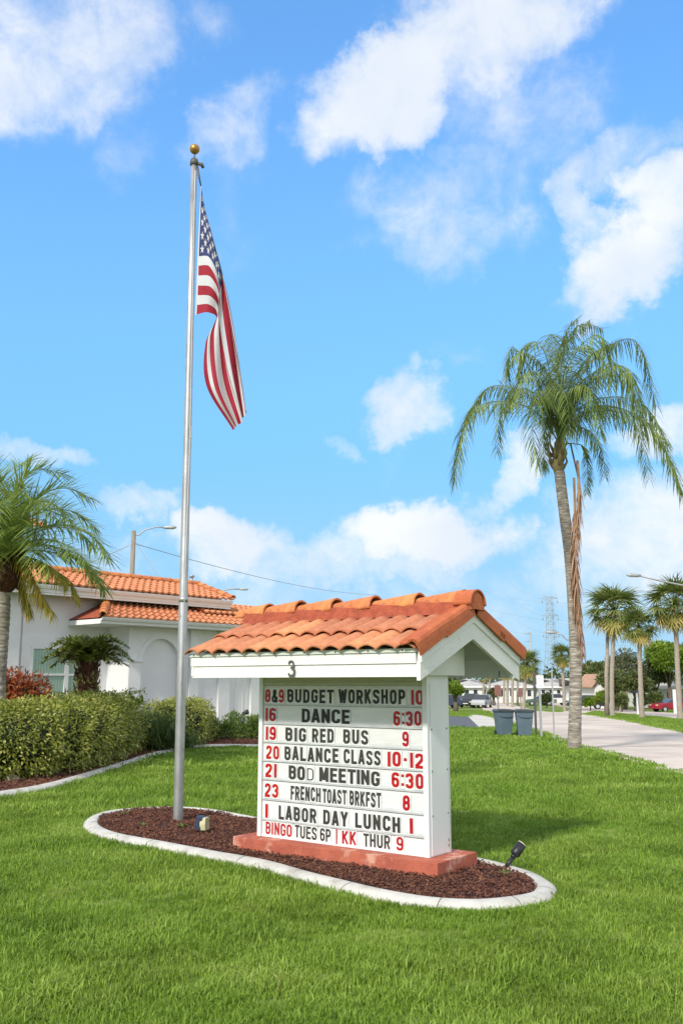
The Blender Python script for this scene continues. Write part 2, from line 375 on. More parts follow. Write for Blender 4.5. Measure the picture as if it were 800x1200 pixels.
# driveway in dark asphalt with its pale apron, behind the lawn's crest
dr_a = flat([gp(*q) for q in ((440,851),(500,852.5),(540,854),(566,855))]); dr_b = flat([gp(*q) for q in ((440,838),(500,839),(535,839.6),(556,840.5))])
drive_poly = strip('driveway', dr_a, dr_b, M['asphalt'], .02, 20, 8)
ap_a = flat([gp(*q) for q in ((562,853.5),(580,853),(600,851))]); ap_b = flat([gp(*q) for q in ((546,838),(562,838),(580,841))])
apron_poly = strip('driveway_apron', ap_a, ap_b, M['pave'], .026, 8, 8)
fd_a = flat([gp(*q) for q in ((700,829),(740,832),(800,836))]); fd_b = flat([gp(*q) for q in ((706,827.2),(744,829.6),(800,832.6))])

def kerb(name, pts, w_=.16, h_=.045, m_=None):
    pts = catmull(pts, 4); mb = MB(); prof = [(-w_/2-.02,-.12),(-w_/2,h_*.6),(-w_/2+.04,h_),(w_/2-.04,h_),(w_/2,h_*.5),(w_/2+.12,.03),(w_/2+.12,-.12)]
    vs = []
    for i, q in enumerate(pts):
        d = (pts[min(i+1,len(pts)-1)]-pts[max(i-1,0)]); d.z = 0; d.normalize(); nrm = Vector((-d.y, d.x, 0))
        vs += [(q.x+nrm.x*a_, q.y+nrm.y*a_, zg(q.x, q.y)+b_) for a_, b_ in prof]
    k = len(prof)
    mb.add(vs, [(i*k+j, i*k+j+1, (i+1)*k+j+1, (i+1)*k+j) for i in range(len(pts)-1) for j in range(k-1)])
    return tag(mb.build(name, m_ or M['edging']), kind='structure')
kerb('kerb', near_edge, m_=M['road'])
kerb('median_kerb', [q for q in reversed(far_edge)], .14, .04, M['road'])
# road joints
mb = MB(); NA = resample(near_edge, 34); NB = resample(far_edge, 34)
for i in range(1, 24):
    a_, b_ = NA[i], NB[i]; d = Vector((b_.y-a_.y, a_.x-b_.x, 0)).normalized()*.02; seg = 8
    for k in range(seg):
        q0 = a_.lerp(b_, k/seg+.004); q1 = a_.lerp(b_, (k+1)/seg)
        mb.add([(q.x+s_*d.x, q.y+s_*d.y, zg(q.x, q.y)+.026) for q in (q0, q1) for s_ in (-1, 1)], [(0,1,3,2)])
tag(mb.build('road_joint', M['asphalt'], fix=False), kind='structure')

# ---------------------------------------------------------------- glyphs (condensed sign letters drawn as ribbons)
T = .100
def rnd_path(pts, closed):
    out = []; n = len(pts)
    for i, q in enumerate(pts):
        r = q[2] if len(q) > 2 else 0
        p1 = Vector(q[:2])
        if r == 0 or (not closed and i in (0, n-1)): out.append(p1); continue
        a_ = Vector(pts[i-1][:2]); b_ = Vector(pts[(i+1) % n][:2])
        ra = min(r, (a_-p1).length*.5); rb = min(r, (b_-p1).length*.5)
        s_ = p1+(a_-p1).normalized()*ra; e_ = p1+(b_-p1).normalized()*rb
        for k in range(5):
            t_ = k/4; out.append(s_*(1-t_)**2 + p1*2*t_*(1-t_) + e_*t_*t_)
    return out
def ribbon(pts, closed, t=T, mb=None, f=None):
    P = []
    for q in rnd_path(pts, closed):
        if not P or (q-P[-1]).length > 1e-5: P.append(q)
    if closed and (P[0]-P[-1]).length < 1e-4: P.pop()
    n = len(P); Lf = []; Rt = []
    for i in range(n):
        a_ = P[i-1] if (closed or i > 0) else None; b_ = P[(i+1) % n] if (closed or i < n-1) else None
        d1 = (P[i]-a_).normalized() if a_ is not None else None; d2 = (b_-P[i]).normalized() if b_ is not None else None
        d1 = d1 or d2; d2 = d2 or d1
        n1 = Vector((-d1.y, d1.x)); n2 = Vector((-d2.y, d2.x)); mm = n1+n2
        mm = mm.normalized() if mm.length > 1e-4 else n1
        k = min(1/max(.3, mm.dot(n1)), 2.2)
        Lf.append(P[i]+mm*t*k); Rt.append(P[i]-mm*t*k)
    vs = [f(q) for q in Lf]+[f(q) for q in Rt]
    mb.add(vs, [(i, (i+1) % n, n+(i+1) % n, n+i) for i in range(n if closed else n-1)])
def glyph(ch, W=.56, t=T):
    L, Rr, B, Tp, Mi, r = t, W-t, t, 1-t, .53, .2
    c = W/2; full = [(L,B,r),(L,Tp,r),(Rr,Tp,r),(Rr,B,r)]
    G = {
     'A': [([(L*.75,0),(c-.015,1)],0),([(c+.015,1),(W-L*.75,0)],0),([(c-.17,.27),(c+.17,.27)],0)],
     'B': [([(L,B),(L,Tp),(Rr,Tp,.18),(Rr,Mi,.14),(L,Mi)],0),([(L,Mi),(Rr,Mi,.14),(Rr,B,.18),(L,B)],0)],
     'C': [([(Rr,.68),(Rr,Tp,r),(L,Tp,r),(L,B,r),(Rr,B,r),(Rr,.32)],0)],
     'D': [([(L,B),(L,Tp),(Rr,Tp,.24),(Rr,B,.24)],1)],
     'E': [([(Rr+.04,Tp),(L,Tp),(L,B),(Rr+.04,B)],0),([(L,.51),(Rr,.51)],0)],
     'F': [([(Rr+.04,Tp),(L,Tp),(L,0)],0),([(L,.5),(Rr-.02,.5)],0)],
     'G': [([(Rr,.68),(Rr,Tp,r),(L,Tp,r),(L,B,r),(Rr,B,r),(Rr,.46),(c+.02,.46)],0)],
     'H': [([(L,0),(L,1)],0),([(Rr,0),(Rr,1)],0),([(L,.51),(Rr,.51)],0)],
     'I': [([(t*1.1,0),(t*1.1,1)],0)],
     'K': [([(L,0),(L,1)],0),([(Rr+.02,1),(L+.04,.42)],0),([(L+.12,.56),(Rr+.03,0)],0)],
     'L': [([(L,1),(L,B),(Rr+.04,B)],0)],
     'M': [([(L,0),(L,1)],0),([(L+.02,1),(c+.05,.12)],0),([(c+.05,.12),(W-L+.08,1)],0),([(W-L+.1,1),(W-L+.1,0)],0)],
     'N': [([(L,0),(L,1)],0),([(L,.93),(Rr,.07)],0),([(Rr,0),(Rr,1)],0)],
     'O': [(full,1)], '0': [(full,1)],
     'P': [([(L,0),(L,Tp),(Rr,Tp,.18),(Rr,.45,.18),(L,.45)],0)],
     'R': [([(L,0),(L,Tp),(Rr,Tp,.18),(Rr,.48,.16),(L,.48)],0),([(c+.01,.48),(Rr+.02,0)],0)],
     'S': [([(Rr,.7),(Rr,Tp,r),(L,Tp,r),(L,.58,.16),(Rr,.44,.16),(Rr,B,r),(L,B,r),(L,.3)],0)],
     'T': [([(0,Tp),(W,Tp)],0),([(c,Tp),(c,0)],0)],
     'U': [([(L,1),(L,B,r),(Rr,B,r),(Rr,1)],0)],
     'W': [([(L*.7,1),(.215,0)],0),([(.215,0),(.36,.92)],0),([(.36,.92),(.505,0)],0),([(.505,0),(.72-L*.7,1)],0)],
     'Y': [([(L*.7,1),(c,.42)],0),([(c,.42),(W-L*.7,1)],0),([(c,.46),(c,0)],0)],
     '1': [([(t*1.1,0),(t*1.1,1)],0)],
     '2': [([(L,.7),(L,Tp,r),(Rr,Tp,r),(Rr,.58,.2),(L,.2),(L,B),(Rr+.04,B)],0)],
     '3': [([(L,.72),(L,Tp,r),(Rr,Tp,r),(Rr,.53,.12),(c-.05,.53)],0),([(c-.05,.5),(Rr,.5,.12),(Rr,B,r),(L,B,r),(L,.28)],0)],
     '6': [([(Rr,.75),(Rr,Tp,r),(L,Tp,r),(L,B,r),(Rr,B,r),(Rr,.55,.15),(L,.55)],0)],
     '8': [([(L+.01,.53,.1),(L+.01,Tp,r),(Rr-.01,Tp,r),(Rr-.01,.53,.1)],1),([(L,.51,.1),(Rr,.51,.1),(Rr,B,r),(L,B,r)],1)],
     '9': [([(L,.25),(L,B,r),(Rr,B,r),(Rr,Tp,r),(L,Tp,r),(L,.45,.15),(Rr,.45)],0)],
     '&': [([(Rr+.05,.02),(L+.1,.72,.1),(L+.12,Tp,.15),(Rr-.08,Tp,.15),(Rr-.08,.66,.1),(L,.42,.15),(L,B,.2),(Rr-.02,B,.2),(Rr+.04,.45)],0)],
     '-': [([(.05,.5),(.25,.5)],0)],
     ':': [([(t,.12),(t,.30)],0),([(t,.70),(t,.88)],0)],
    }
    return G[ch]
GW = {'I':.19,'1':.19,'-':.30,':':.17,'M':.66,'W':.72,'E':.50,'F':.49,'L':.49,'T':.52}
def gw(ch, W): return GW.get(ch, .56)

# ---------------------------------------------------------------- THE SIGN
ANG = math.atan2(-math.cos(.924), math.sin(.924))
sign = empty('message_sign', (.8725, 8.9078, 0), ANG, 'white double-post changeable letter sign under a small terracotta tiled gable roof', 'sign')
# local frame: x towards the near right end, y away from the viewer; u of the survey = -x
b_ = MB().box(-2.549, 0, 0, .738, -.12, .186); b_.build('base_block', M['block'], sign, bevel=.008)
YF, YB = .178, .560
X0, X1 = -2.355, -.188
# cabinet
MB().box(X0, X0+.05, YF-.012, YB+.012, .188, 1.90).build('end_post', M['sign_metal'], sign, bevel=.003)
MB().box(X1-.055, X1, YF-.012, YB+.012, .188, 1.90).build('end_post', M['sign_metal'], sign, bevel=.003)
MB().box(X0+.052, X1-.057, YF+.03, YB-.03, .19, 1.90).build('backing_panel', M['sign_metal'], sign)
MB().box(X1+.001, X1+.006, YF+.035, YB-.035, .20, 1.80).build('cover_plate', M['sign_metal'], sign)
for by in (YF+.05, YB-.05):
    for bz in (.56, .97, 1.36):
        MB().lathe([(0,0),(.009,0),(.009,.004),(0,.006)], n=8).build('bolt', M['bolt'], sign, (X1+.006, by, bz)).rotation_euler = (0, PI/2, 0)
    for bz in (.26,.31):
        MB().box(-.002,.004,-.006,.006,-.014,.014).build('latch', M['bolt'], sign, (X1+.006, by if by > .3 else by, bz)) if by > .3 else None
seps = [1.775,1.569,1.365,1.167,.970,.775,.568,.358,.192]
XL, XR = X0+.054, X1-.059
M['row_panel'] = mat('translucent_white_panel', (.74,.75,.75), (.68,.69,.69), 3, .3, 0, rnd=.05, stretch=(1,1,6), c3=(.58,.56,.49), c3s=5, c3t=(.56,.78))
M['rail'] = mat('clear_rail', (.44,.46,.47), (.54,.56,.57), 6, .25, 0, spec=.7)
M['tab'] = mat('grey_tab_strip', (.56,.58,.58), (.63,.65,.65), 6, .3)
M['rail_line'] = mat('rail_shadow_gap', (.22,.22,.22), rough=.8)
for i in range(8):
    MB().box(XL, XR, YF+.012, YF+.028, seps[i+1]+.016, seps[i]-.006).build('row_panel', M['row_panel'], sign)
for i in range(1, 8):
    z = seps[i]
    MB().box(XL, XR, YF, YF+.026, z-.004, z+.014).build('letter_rail', M['rail'], sign, bevel=.002)
    MB().box(XL, XR, YF+.0095, YF+.0118, z+.0142, z+.036).build('tab_strip', M['tab'], sign)
    MB().box(XL, XR, YF+.004, YF+.026, z-.0065, z-.0045).build('rail_gap', M['rail_line'], sign)
MB().box(XL, XR, YF-.002, YF+.026, .188, .206).build('bottom_rail', M['sign_metal'], sign)
hb = MB()
for k in range(3): hb.box(XL, XR, YF+.001, YF+.027, 1.777+k*.042, 1.777+k*.042+.039)
hb.build('header_board', M['shaded_board'], sign)
# letters
M['letter_card'] = mat('letter_card', (.72,.74,.74), rough=.2, rnd=.04, spec=.6)
M['ink_black'] = mat('black_letter', (.014,.014,.015), (.022,.022,.022), 10, .45, rnd=.1)
M['ink_grey'] = mat('sunlit_black_letter', (.035,.035,.031), (.05,.05,.045), 10, .45, rnd=.1)  # black ink lightened: sun glare on the lower rows put into colour
M['ink_red'] = mat('red_letter', (.46,.008,.016), (.40,.007,.014), 10, .35, rnd=.1)
def onface(px, row):
    z = (seps[row]+seps[row+1])/2
    # solve local x whose picture column is px on the letter face
    r = ray(px, 600); lo, hi = -3., .5
    def col(x):
        q = Vector((.8725, 8.9078, 0)) + Vector((math.cos(ANG), math.sin(ANG), 0))*x + Vector((-math.sin(ANG), math.cos(ANG), 0))*YF
        fw = q.y*CT + (z-EYE)*ST; return 400+F_PX*q.x/fw
    for _ in range(40):
        mid = (lo+hi)/2
        if col(mid) < px: lo = mid
        else: hi = mid
    return lo
ROWS = [
 [('8',63,82,'r',0),('&',87,107,'k',0),('9',112,131,'r',0),('BUDGET',143,308,'k',0),('WORKSHOP',328,567,'k',0),('10',588,633,'r',0)],
 [('16',64,101,'r',0),('DANCE',195,367,'k',1),('6:30',525,625,'r',0)],
 [('19',65,102,'r',0),('BIG',136,210,'g',0),('RED',232,310,'g',0),('BUS',344,434,'g',0),('9',557,580,'r',0)],
 [('20',67,113,'r',0),('BALANCE',133,327,'g',0),('CLASS',346,478,'g',0),('10-12',503,634,'r',0)],
 [('21',64,103,'r',0),('BO',148,206,'g',1),('D',214,237,'g',2),('MEETING',258,475,'g',1),('6:30',518,633,'r',0)],
 [('23',62,110,'r',0),('FRENCH',155,262,'g',0),('TOAST',270,355,'g',0),('BRKFST',367,479,'g',0),('8',558,584,'r',0)],
 [('1',63,72,'r',0),('LABOR',112,247,'g',0),('DAY',272,360,'g',0),('LUNCH',387,549,'g',0),('1',583,594,'r',0)],
 [('BINGO',65,158,'r',3),('TUES',170,248,'g',3),('6P',261,298,'g',3),('|',320,323,'r',3),('KK',340,390,'r',3),('THUR',417,512,'g',3),('9',536,560,'r',3)]]
inks = {'r': M['ink_red'], 'k': M['ink_black'], 'g': M['ink_grey']}
for ri, row in enumerate(ROWS):
    for txt, a0, a1, ink, style in row:
        xa_, xb_ = onface(290+a0/3.077, ri), onface(290+a1/3.077, ri)
        zb = seps[ri+1]+.026; h = .142
        if style == 3: h = .125
        if txt == '|':
            MB().box(xa_-.004, xa_+.006, YF-.003, YF+.002, .2, .352).build('divider_line', M['ink_red'], sign); continue
        gap = .17 if txt not in ('10','16','19','21','10-12','6:30') else .16
        if style == 1: gap = .11
        wt = sum(gw(c_, 0) for c_ in txt) + gap*(len(txt)-1); sc = (xb_-xa_)/wt; x = xa_
        for c_ in txt:
            t_ = T*{0:1,1:1.0,2:.45,3:.85}[style]; wch = gw(c_, 0)
            mb = MB(); mb.cur = 0
            cw = wch*sc+gap*sc*.8; hh = h*(.86 if style == 2 else 1); zz = zb+random.uniform(-.004,.003)
            mb.box(-gap*sc*.4, wch*sc+gap*sc*.4, -.0008-.0004*(random.random()), 0, -.012, h+.012)
            mb.cur = 1; lift = [0]
            # keep strokes even: correct ribbon thickness for the horizontal scale
            def f_(q): return (q.x*sc, -.0042-lift[0], q.y*hh)
            for pts, cl in glyph(c_, .56, t_):
                if style == 2: pts = [(q[0], q[1], 0) if len(q) > 2 and c_ != 'D' else q for q in pts]
                ribbon(pts, cl, t_, mb, f_); lift[0] += .0004
            lo = mb.build('letter', [M['letter_card'], inks[ink]], sign, (x, YF+.006, zz), fix=False)
            lo.rotation_euler.y = R(random.uniform(-.5,.5))
            x += (wch+gap)*sc
# roof timberwork
ZL, ZTOP, YF0, YB0, YM = 1.855, 2.085, -.436, 1.501, .533
XG, XE = .132, -2.79
ZA = 2.491
MB().box(XE, XG-.045, YF0-.002, YF0+.03, ZL, 1.975).build('fascia_board', M['white_paint'], sign, bevel=.003)
MB().box(XE-.01, XG-.045, YF0-.016, YF0+.03, 1.977, 2.075).build('fascia_board', M['white_paint'], sign, bevel=.003)
MB().box(XE, XG-.045, YB0-.03, YB0, ZL, 2.075).build('fascia_board', M['white_paint'], sign, bevel=.003)
M['flash'] = mat('eave_flashing', (.62,.66,.60), (.55,.58,.52), 9, .6)
MB().box(XE-.02, XG-.02, YF0-.03, YF0+.03, 2.077, 2.112).build('eave_flashing', M['flash'], sign)
for k in range(8): MB().lathe([(0,0),(.008,0),(.008,.004),(0,.006)], n=8).build('nail', M['black'], sign, (XE+.05+k*.385, YF0-.03, 2.094)).rotation_euler = (PI/2, 0, 0)
def rake(x0, x1, zoff, wd, name, yin=0):
    for s_ in (0, 1):
        y0 = YF0-.01 if s_ == 0 else YB0+.01
        zl, za = 2.085+zoff, ZA+zoff
        yy = y0+(yin if s_ == 0 else -yin)
        poly = [(yy, zl), (YM, za), (YM, za-wd), (yy, zl-wd)]
        MB().prism(poly, 0, x0, x1).build(name, M['white_paint'], sign, bevel=.003)
rake(XG-.03, XG+.012, 0, .10, 'rake_trim')
rake(XG-.043, XG-.002, -.098, .165, 'rake_board')
MB().box(XG-.045, XG-.004, YB0-.13, YB0+.008, ZL-.005, ZL+.10).build('rake_return', M['white_paint'], sign)
rake(XE-.005, XE+.03, -.05, .16, 'rake_board')
# pitched header box over the cabinet, soffit boards, beam and the far end wall
def pent(x0, x1, yb, name, m_):
    s_ = (ZA-2.085)/(YM-YF0); zz = lambda y: 2.07+s_*(y-YF0) if y < YM else 2.07+s_*(YB0-y)*(YM-YF0)/(YB0-YM)
    poly = [(YF0+.035, ZL+.02), (yb, ZL+.02), (yb, zz(yb)-.05), (YM, ZA-.06), (YF0+.035, zz(YF0)-.03)]
    MB().prism(poly, 0, x0, x1).build(name, m_, sign)
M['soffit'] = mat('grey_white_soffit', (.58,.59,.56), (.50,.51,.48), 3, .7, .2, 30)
pent(X0-.12, X1+.06, .80, 'header_box', M['white_paint'])
MB().box(XE+.02, XG-.05, .802, 1.44, ZL+.19, ZL+.22).build('soffit_beam', M['soffit'], sign) if False else None
MB().box(X1-.5, X1-.42, .802, YB0-.032, 1.93, 2.03).build('tie_beam', M['soffit'], sign)
sl_b = (ZA-2.085)/(YB0-YM); n_b = 7
for k in range(n_b):
    y0 = YM+(YB0-YM)*k/n_b; y1 = YM+(YB0-YM)*(k+1)/n_b-.006
    z0, z1 = ZA-.03-sl_b*(y0-YM), ZA-.03-sl_b*(y1-YM)
    MB().prism([(y0, z0), (y1, z1), (y1, z1-.025), (y0, z0-.025)], 0, XE+.03, XG-.05).build('soffit_board', M['soffit'], sign)
MB().prism([(YF0, 2.07), (YM, ZA-.02), (YM, ZA-.05), (YF0+.04, 2.05)], 0, XE+.03, XG-.05).build('roof_deck', M['soffit'], sign)
MB().box(-.09, -.08, YB0-.034, YB0-.031, 1.86, 1.93).build('bracket', M['bolt'], sign)
# house number
mb = MB(); lift = 0
for pts, cl in (([(.03,.80),(.06,.98,.1),(.50,.98,.25),(.50,.60,.22),(.20,.56)],0), ([(.20,.55),(.58,.55,.25),(.56,.02,.3),(.05,.02,.2),(.02,.22)],0)):
    ribbon(pts, cl, .085, mb, lambda q: (q.x*.125, -.004-lift, q.y*.145)); lift += .0006
xa_ = onface(341, 0)
mb.build('house_number', M['dark_metal'], sign, (xa_+.50, YF0-.018, 1.868), fix=False)

# S tiles: each one its own piece
slope = math.atan2(ZA+.02-2.11, YM-YF0)
def s_tile(wd=.42, ln=.56, sag=0.):
    mb = MB(); n = 24; k = 4; th = .014
    prof = []
    for i in range(n+1):
        x = wd*i/n; ph = 2*PI*2*i/n
        prof.append((x, .052*abs(math.sin(ph/2))**.75-.022+(.006 if abs(i-n/2) < 3 else 0)))
    top = [(x, ln*j/k, z+.0*j) for j in range(k+1) for x, z in prof]; bot = [(x, y, z-th) for x, y, z in top]
    m1 = n+1; N = len(top)
    fs = [(j*m1+i, j*m1+i+1, (j+1)*m1+i+1, (j+1)*m1+i) for j in range(k) for i in range(n)]
    fs += [tuple(N+q for q in reversed(f)) for f in fs]
    fs2 = [(i, N+i, N+i+1, i+1) for i in range(n)] + [(k*m1+i+1, N+k*m1+i+1, N+k*m1+i, k*m1+i) for i in range(n)]
    fs2 += [(j*m1, (j+1)*m1, N+(j+1)*m1, N+j*m1) for j in range(k)] + [(j*m1+n, N+j*m1+n, N+(j+1)*m1+n, (j+1)*m1+n) for j in range(k)]
    mb.add(top+bot, fs, True); mb.f += fs2; mb.mi += [0]*len(fs2); mb.sm += [False]*len(fs2)
    return mb.mesh('roof_tile', M['tile'])
tile_me = s_tile()
TW = (XG-.02-(XE-.05))/7; nT = 7
for side in (0, 1):
    for course in (0, 1):
        for k in range(nT):
            x = XE-.05+k*TW
            y0 = (YF0-.085+course*.44) if side == 0 else None
            rotx = slope-.075
            o = put('roof_tile', tile_me, sign); o.scale = (TW/.42*1.01, 1, 1)
            jz, jx = random.uniform(-.004,.004), R(random.uniform(-.8,.8))
            if side == 0:
                y = YF0-.085+course*.42; o.location = (x, y, 2.135+math.tan(slope)*(y-YF0)+.032+jz)
                o.rotation_euler = (rotx+jx, jx, R(random.uniform(-.5,.5)))
            else:
                y = YB0+.085-course*.42; o.location = (x+TW, y, 2.135+math.tan(slope)*(YB0-y)+.032+jz)
                o.rotation_euler = (rotx+jx, jx, PI+R(random.uniform(-.5,.5)))
# mortar bedding under the ridge
mm = MB(); 
for s_ in (-1, 1):
    n = 40; vs = []
    for i in range(n+1):
        x = XE-.03+(XG-XE+.0)*i/n; jy = random.uniform(-.006,.006)
        for dy, dz in ((.06, .15), (.135+jy, .10), (.165+jy, -.02)): vs.append((x, YM+s_*dy, ZA+dz))
    mm.add(vs, [(i*3+j, i*3+j+1, (i+1)*3+j+1, (i+1)*3+j) for i in range(n) for j in range(2)])
mm.prism([(YM-.16, ZA-.02), (YM-.11, ZA+.11), (YM, ZA+.16), (YM+.11, ZA+.11), (YM+.16, ZA-.02)], 0, XG-.05, XG-.03)
mm.prism([(YM-.16, ZA-.02), (YM-.11, ZA+.11), (YM, ZA+.16), (YM+.11, ZA+.11), (YM+.16, ZA-.02)], 0, XE-.035, XE-.015)
mm.build('mortar_bed', M['mortar'], sign)
def barrel(r0, r1, ln, th=.016, drop=.05, arc=PI, close=False):
    mb = MB(); n = 14; k = 3; vs = []
    for j in range(k+1):
        r_ = r0+(r1-r0)*j/k
        for rr_ in (r_, r_-th):
            for i in range(n+1):
                an = (PI-arc)/2+arc*i/n; vs.append((ln*j/k, rr_*math.cos(an), rr_*math.sin(an)*1.0))
    q = 2*(n+1); fs = []
    for j in range(k):
        for i in range(n):
            fs.append((j*q+i, j*q+i+1, (j+1)*q+i+1, (j+1)*q+i)); o_ = n+1
            fs.append((j*q+o_+i, (j+1)*q+o_+i, (j+1)*q+o_+i+1, j*q+o_+i+1))
        fs.append((j*q, (j+1)*q, (j+1)*q+n+1, j*q+n+1)); fs.append((j*q+n, j*q+2*n+1, (j+1)*q+2*n+1, (j+1)*q+n))
    mb.add(vs, fs, True)
    for j in (0, k): mb.add([vs[j*q+i] for i in range(q)], [(i, i+1, n+2+i, n+1+i) for i in range(n)])
    return mb
cap_me = barrel(.112, .146, .57, th=.018).mesh('ridge_tile', M['tile_cap'])
caps = [3.0, 2.6, 2.09, 1.565, 1.02, .49]
for i, u in enumerate(caps):
    o = put('ridge_tile', cap_me, sign, (-u-.02 if i else -u+.02, YM, ZA+.075+random.uniform(-.002,.002)), (0, -.055 if i else 0, R(random.uniform(-.6,.6))))
    if i == 0: o.scale = (.8, .97, .97)
    o.rotation_euler.y = -.05; o.location.z -= .015
# end ridge piece with closed face and the rake tiles
e_ = barrel(.160, .160, .20); e_.build('ridge_end_tile', M['tile_rake'], sign, (XG-.13, YM, ZA+.065), fix=False)
dm = MB(); dn = 16
dm.add([(0, .158*math.cos(PI*i/dn), .158*math.sin(PI*i/dn)) for i in range(dn+1)]+[(.02, .1*math.cos(PI*i/dn), .1*math.sin(PI*i/dn)) for i in range(dn+1)]+[(0,.158,-.05),(0,-.158,-.05),(.02,.1,-.04),(.02,-.1,-.04)],
  [(i, i+1, dn+2+i, dn+1+i) for i in range(dn)]+[tuple(range(dn+1, 2*dn+2))+(2*dn+5, 2*dn+4), (0, dn+1, 2*dn+4, 2*dn+2), (dn, 2*dn+3, 2*dn+5, 2*dn+1)])
dm.build('ridge_end_face', M['tile_rake'], sign, (XG+.045, YM, ZA+.065))
def rake_tile(ln):
    # sloping side tile: rounded top roll and a deep flange, local y up the slope
    prof = [(-.13,.045),(-.11,.03),(-.06,.035),(-.03,.062),(.01,.072),(.045,.06),(.062,.03),(.066,-.02),(.066,-.092),(.050,-.095),(.046,-.02),(.03,.03),(0,.05),(-.04,.03),(-.12,.01)]
    mb = MB(); n = len(prof); vs = []
    for j, (y, sc_) in enumerate(((0,1.0),(ln*.5,.95),(ln,.88))):
        vs += [(x*1.0, y, z*sc_-.008*j) for x, z in prof]
    mb.add(vs, [(j*n+i, j*n+(i+1) % n, (j+1)*n+(i+1) % n, (j+1)*n+i) for j in range(2) for i in range(n)]+[tuple(range(n)), tuple(range(2*n, 3*n))])
    return mb
rk = rake_tile(.60).mesh('rake_tile', M['tile_rake'])
for side in (0, 1):
    for k in range(2):
        sl_ = slope if side == 0 else math.atan2(ZA+.02-2.11, YB0-YM)
        y = YF0-.10+k*.46 if side == 0 else YB0+.10-k*.46
        z = 2.155+math.tan(sl_)*((y-YF0) if side == 0 else (YB0-y))+.012*(k == 0)
        for xe, mir in ((XG-.02, 1),):
            o = put('rake_tile', rk, sign, (xe, y, z), (sl_+.03 if side == 0 else -(sl_+.03), 0, 0))
            o.scale = (mir, 1 if side == 0 else -1, 1)

# ---------------------------------------------------------------- flagpole
FP = Vector((-2.093, 12.445, 0)); LEAN = Vector((-.055/9.3, 0, 1))
pole = empty('flagpole', FP, 0, 'tall tapered aluminium flagpole with gold ball standing in the mulch bed', 'flagpole')
zt = 9.27
MB().tube([LEAN*z for z in (-.1, .02, .5, 2.88, 2.9, 5, 7, zt)], [.064,.064,.063,.060,.057,.054,.050,.044], 20).build('pole', M['pole'], pole)
MB().tube([LEAN*2.86, LEAN*2.94], .0625, 20).build('joint_collar', M['pole'], pole)
MB().lathe([(.075,-.02),(.09,.0),(.085,.03),(.066,.045)], n=20).build('base_ring', M['edging'], pole)
top = LEAN*zt
MB().lathe([(0,.06),(.05,.06),(.062,.02),(.062,-.03),(.05,-.04),(.0,-.04)], n=16).build('truck_cap', M['dark_metal'], pole, top)
MB().tube([top+Vector((0,0,.05)), top+Vector((0,0,.16))], .010, 8).build('spindle', M['dark_metal'], pole)
MB().lathe([(math.sin(PI*i/12)*.074, -math.cos(PI*i/12)*.074) for i in range(13)], n=20).build('ball_finial', M['brass'], pole, top+Vector((0,0,.225)))
MB().tube([top+Vector((.03,0,-.0)), top+Vector((.11,0,-.02)), top+Vector((.13,0,-.07))], [.022,.03,.022], 8).build('pulley', M['dark_metal'], pole)
hy = [at(231.5,193,12.43), at(233,205,12.43), at(235.5,218,12.43)]
MB().tube([q-FP for q in hy], [.011,.016,.010], 6).build('snap_hook', M['dark_metal'], pole)
MB().tube([at(229,200,12.38)-FP, at(227.5,250,12.38)-FP, at(225.5,370,12.38)-FP, at(222.5,520,12.38)-FP, at(218,640,12.39)-FP, at(213.5,800,12.39)-FP], .006, 5).build('halyard', M['rope'], pole)
MB().box(.05,.075,-.06,-.03,-.08,.08).build('cleat', M['galv'], pole, at(221.5,508,12.445)-FP-Vector((.03,0,0)))

# ---------------------------------------------------------------- flag
ctrl = {0: [(235.5,217,0),(240,243,.02),(250,280,.03),(261,325,.0),(273,392,.05),(287,478,.0)],
 .27: [(233.6,259,0),(244,266,-.05),(255,300,-.03),(265,345,.05),(277,414,.05),(288,487,.01)],
 .45: [(232.2,287,0),(245,290,-.06),(257,318,-.06),(258,368,-.06),(268,430,-.05),(283,492,-.03)],
 .62: [(231.2,312,0),(246,313,-.06),(257,338,-.02),(258,380,.05),(265,440,.06),(282,496,.03)],
 .80: [(230.2,339,0),(247,341,-.05),(256,360,.02),(249,394,-.05),(255,452,-.07),(277,500,-.04)],
 1: [(229,369,0),(243,366,-.03),(254,374,.06),(241,402,.05),(242,452,.02),(273,504,-.01)]}
ps = [0,.12,.3,.5,.75,1]
def cr(vals, ts, t_):
    i = max(j for j in range(len(ts)) if ts[j] <= t_+1e-9); i = min(i, len(ts)-2)
    u = (t_-ts[i])/(ts[i+1]-ts[i]); p1, p2 = vals[i], vals[i+1]
    m1 = (vals[i+1]-vals[max(i-1,0)])/(ts[i+1]-ts[max(i-1,0)])*(ts[i+1]-ts[i]); m2 = (vals[min(i+2,len(ts)-1)]-vals[i])/(ts[min(i+2,len(ts)-1)]-ts[i])*(ts[i+1]-ts[i])
    return p1*(2*u**3-3*u*u+1)+m1*(u**3-2*u*u+u)+p2*(-2*u**3+3*u*u)+m2*(u**3-u*u)
qs = sorted(ctrl)
def flag_pt(p_, q_):
    col_ = [cr([Vector(v) for v in ctrl[k]], ps, p_) for k in qs]
    v = cr(col_, qs, q_)
    dep = v.z + .035*math.sin(q_*15+p_*5)*min(1, p_*2.2) + .018*math.sin(q_*31-p_*9)*min(1, p_*3)
    x = v.x + 1.7*math.sin(q_*15+p_*5+1.2)*min(1, p_*2)*(.25 if q_ in (0, 1) else 1)*math.sin(PI*q_)
    return at(x, v.y, 12.42+dep)
flag = empty('flag', at(229,369,12.42), 0, 'American flag with stars and red and white stripes hanging limp beside the pole', 'flag')
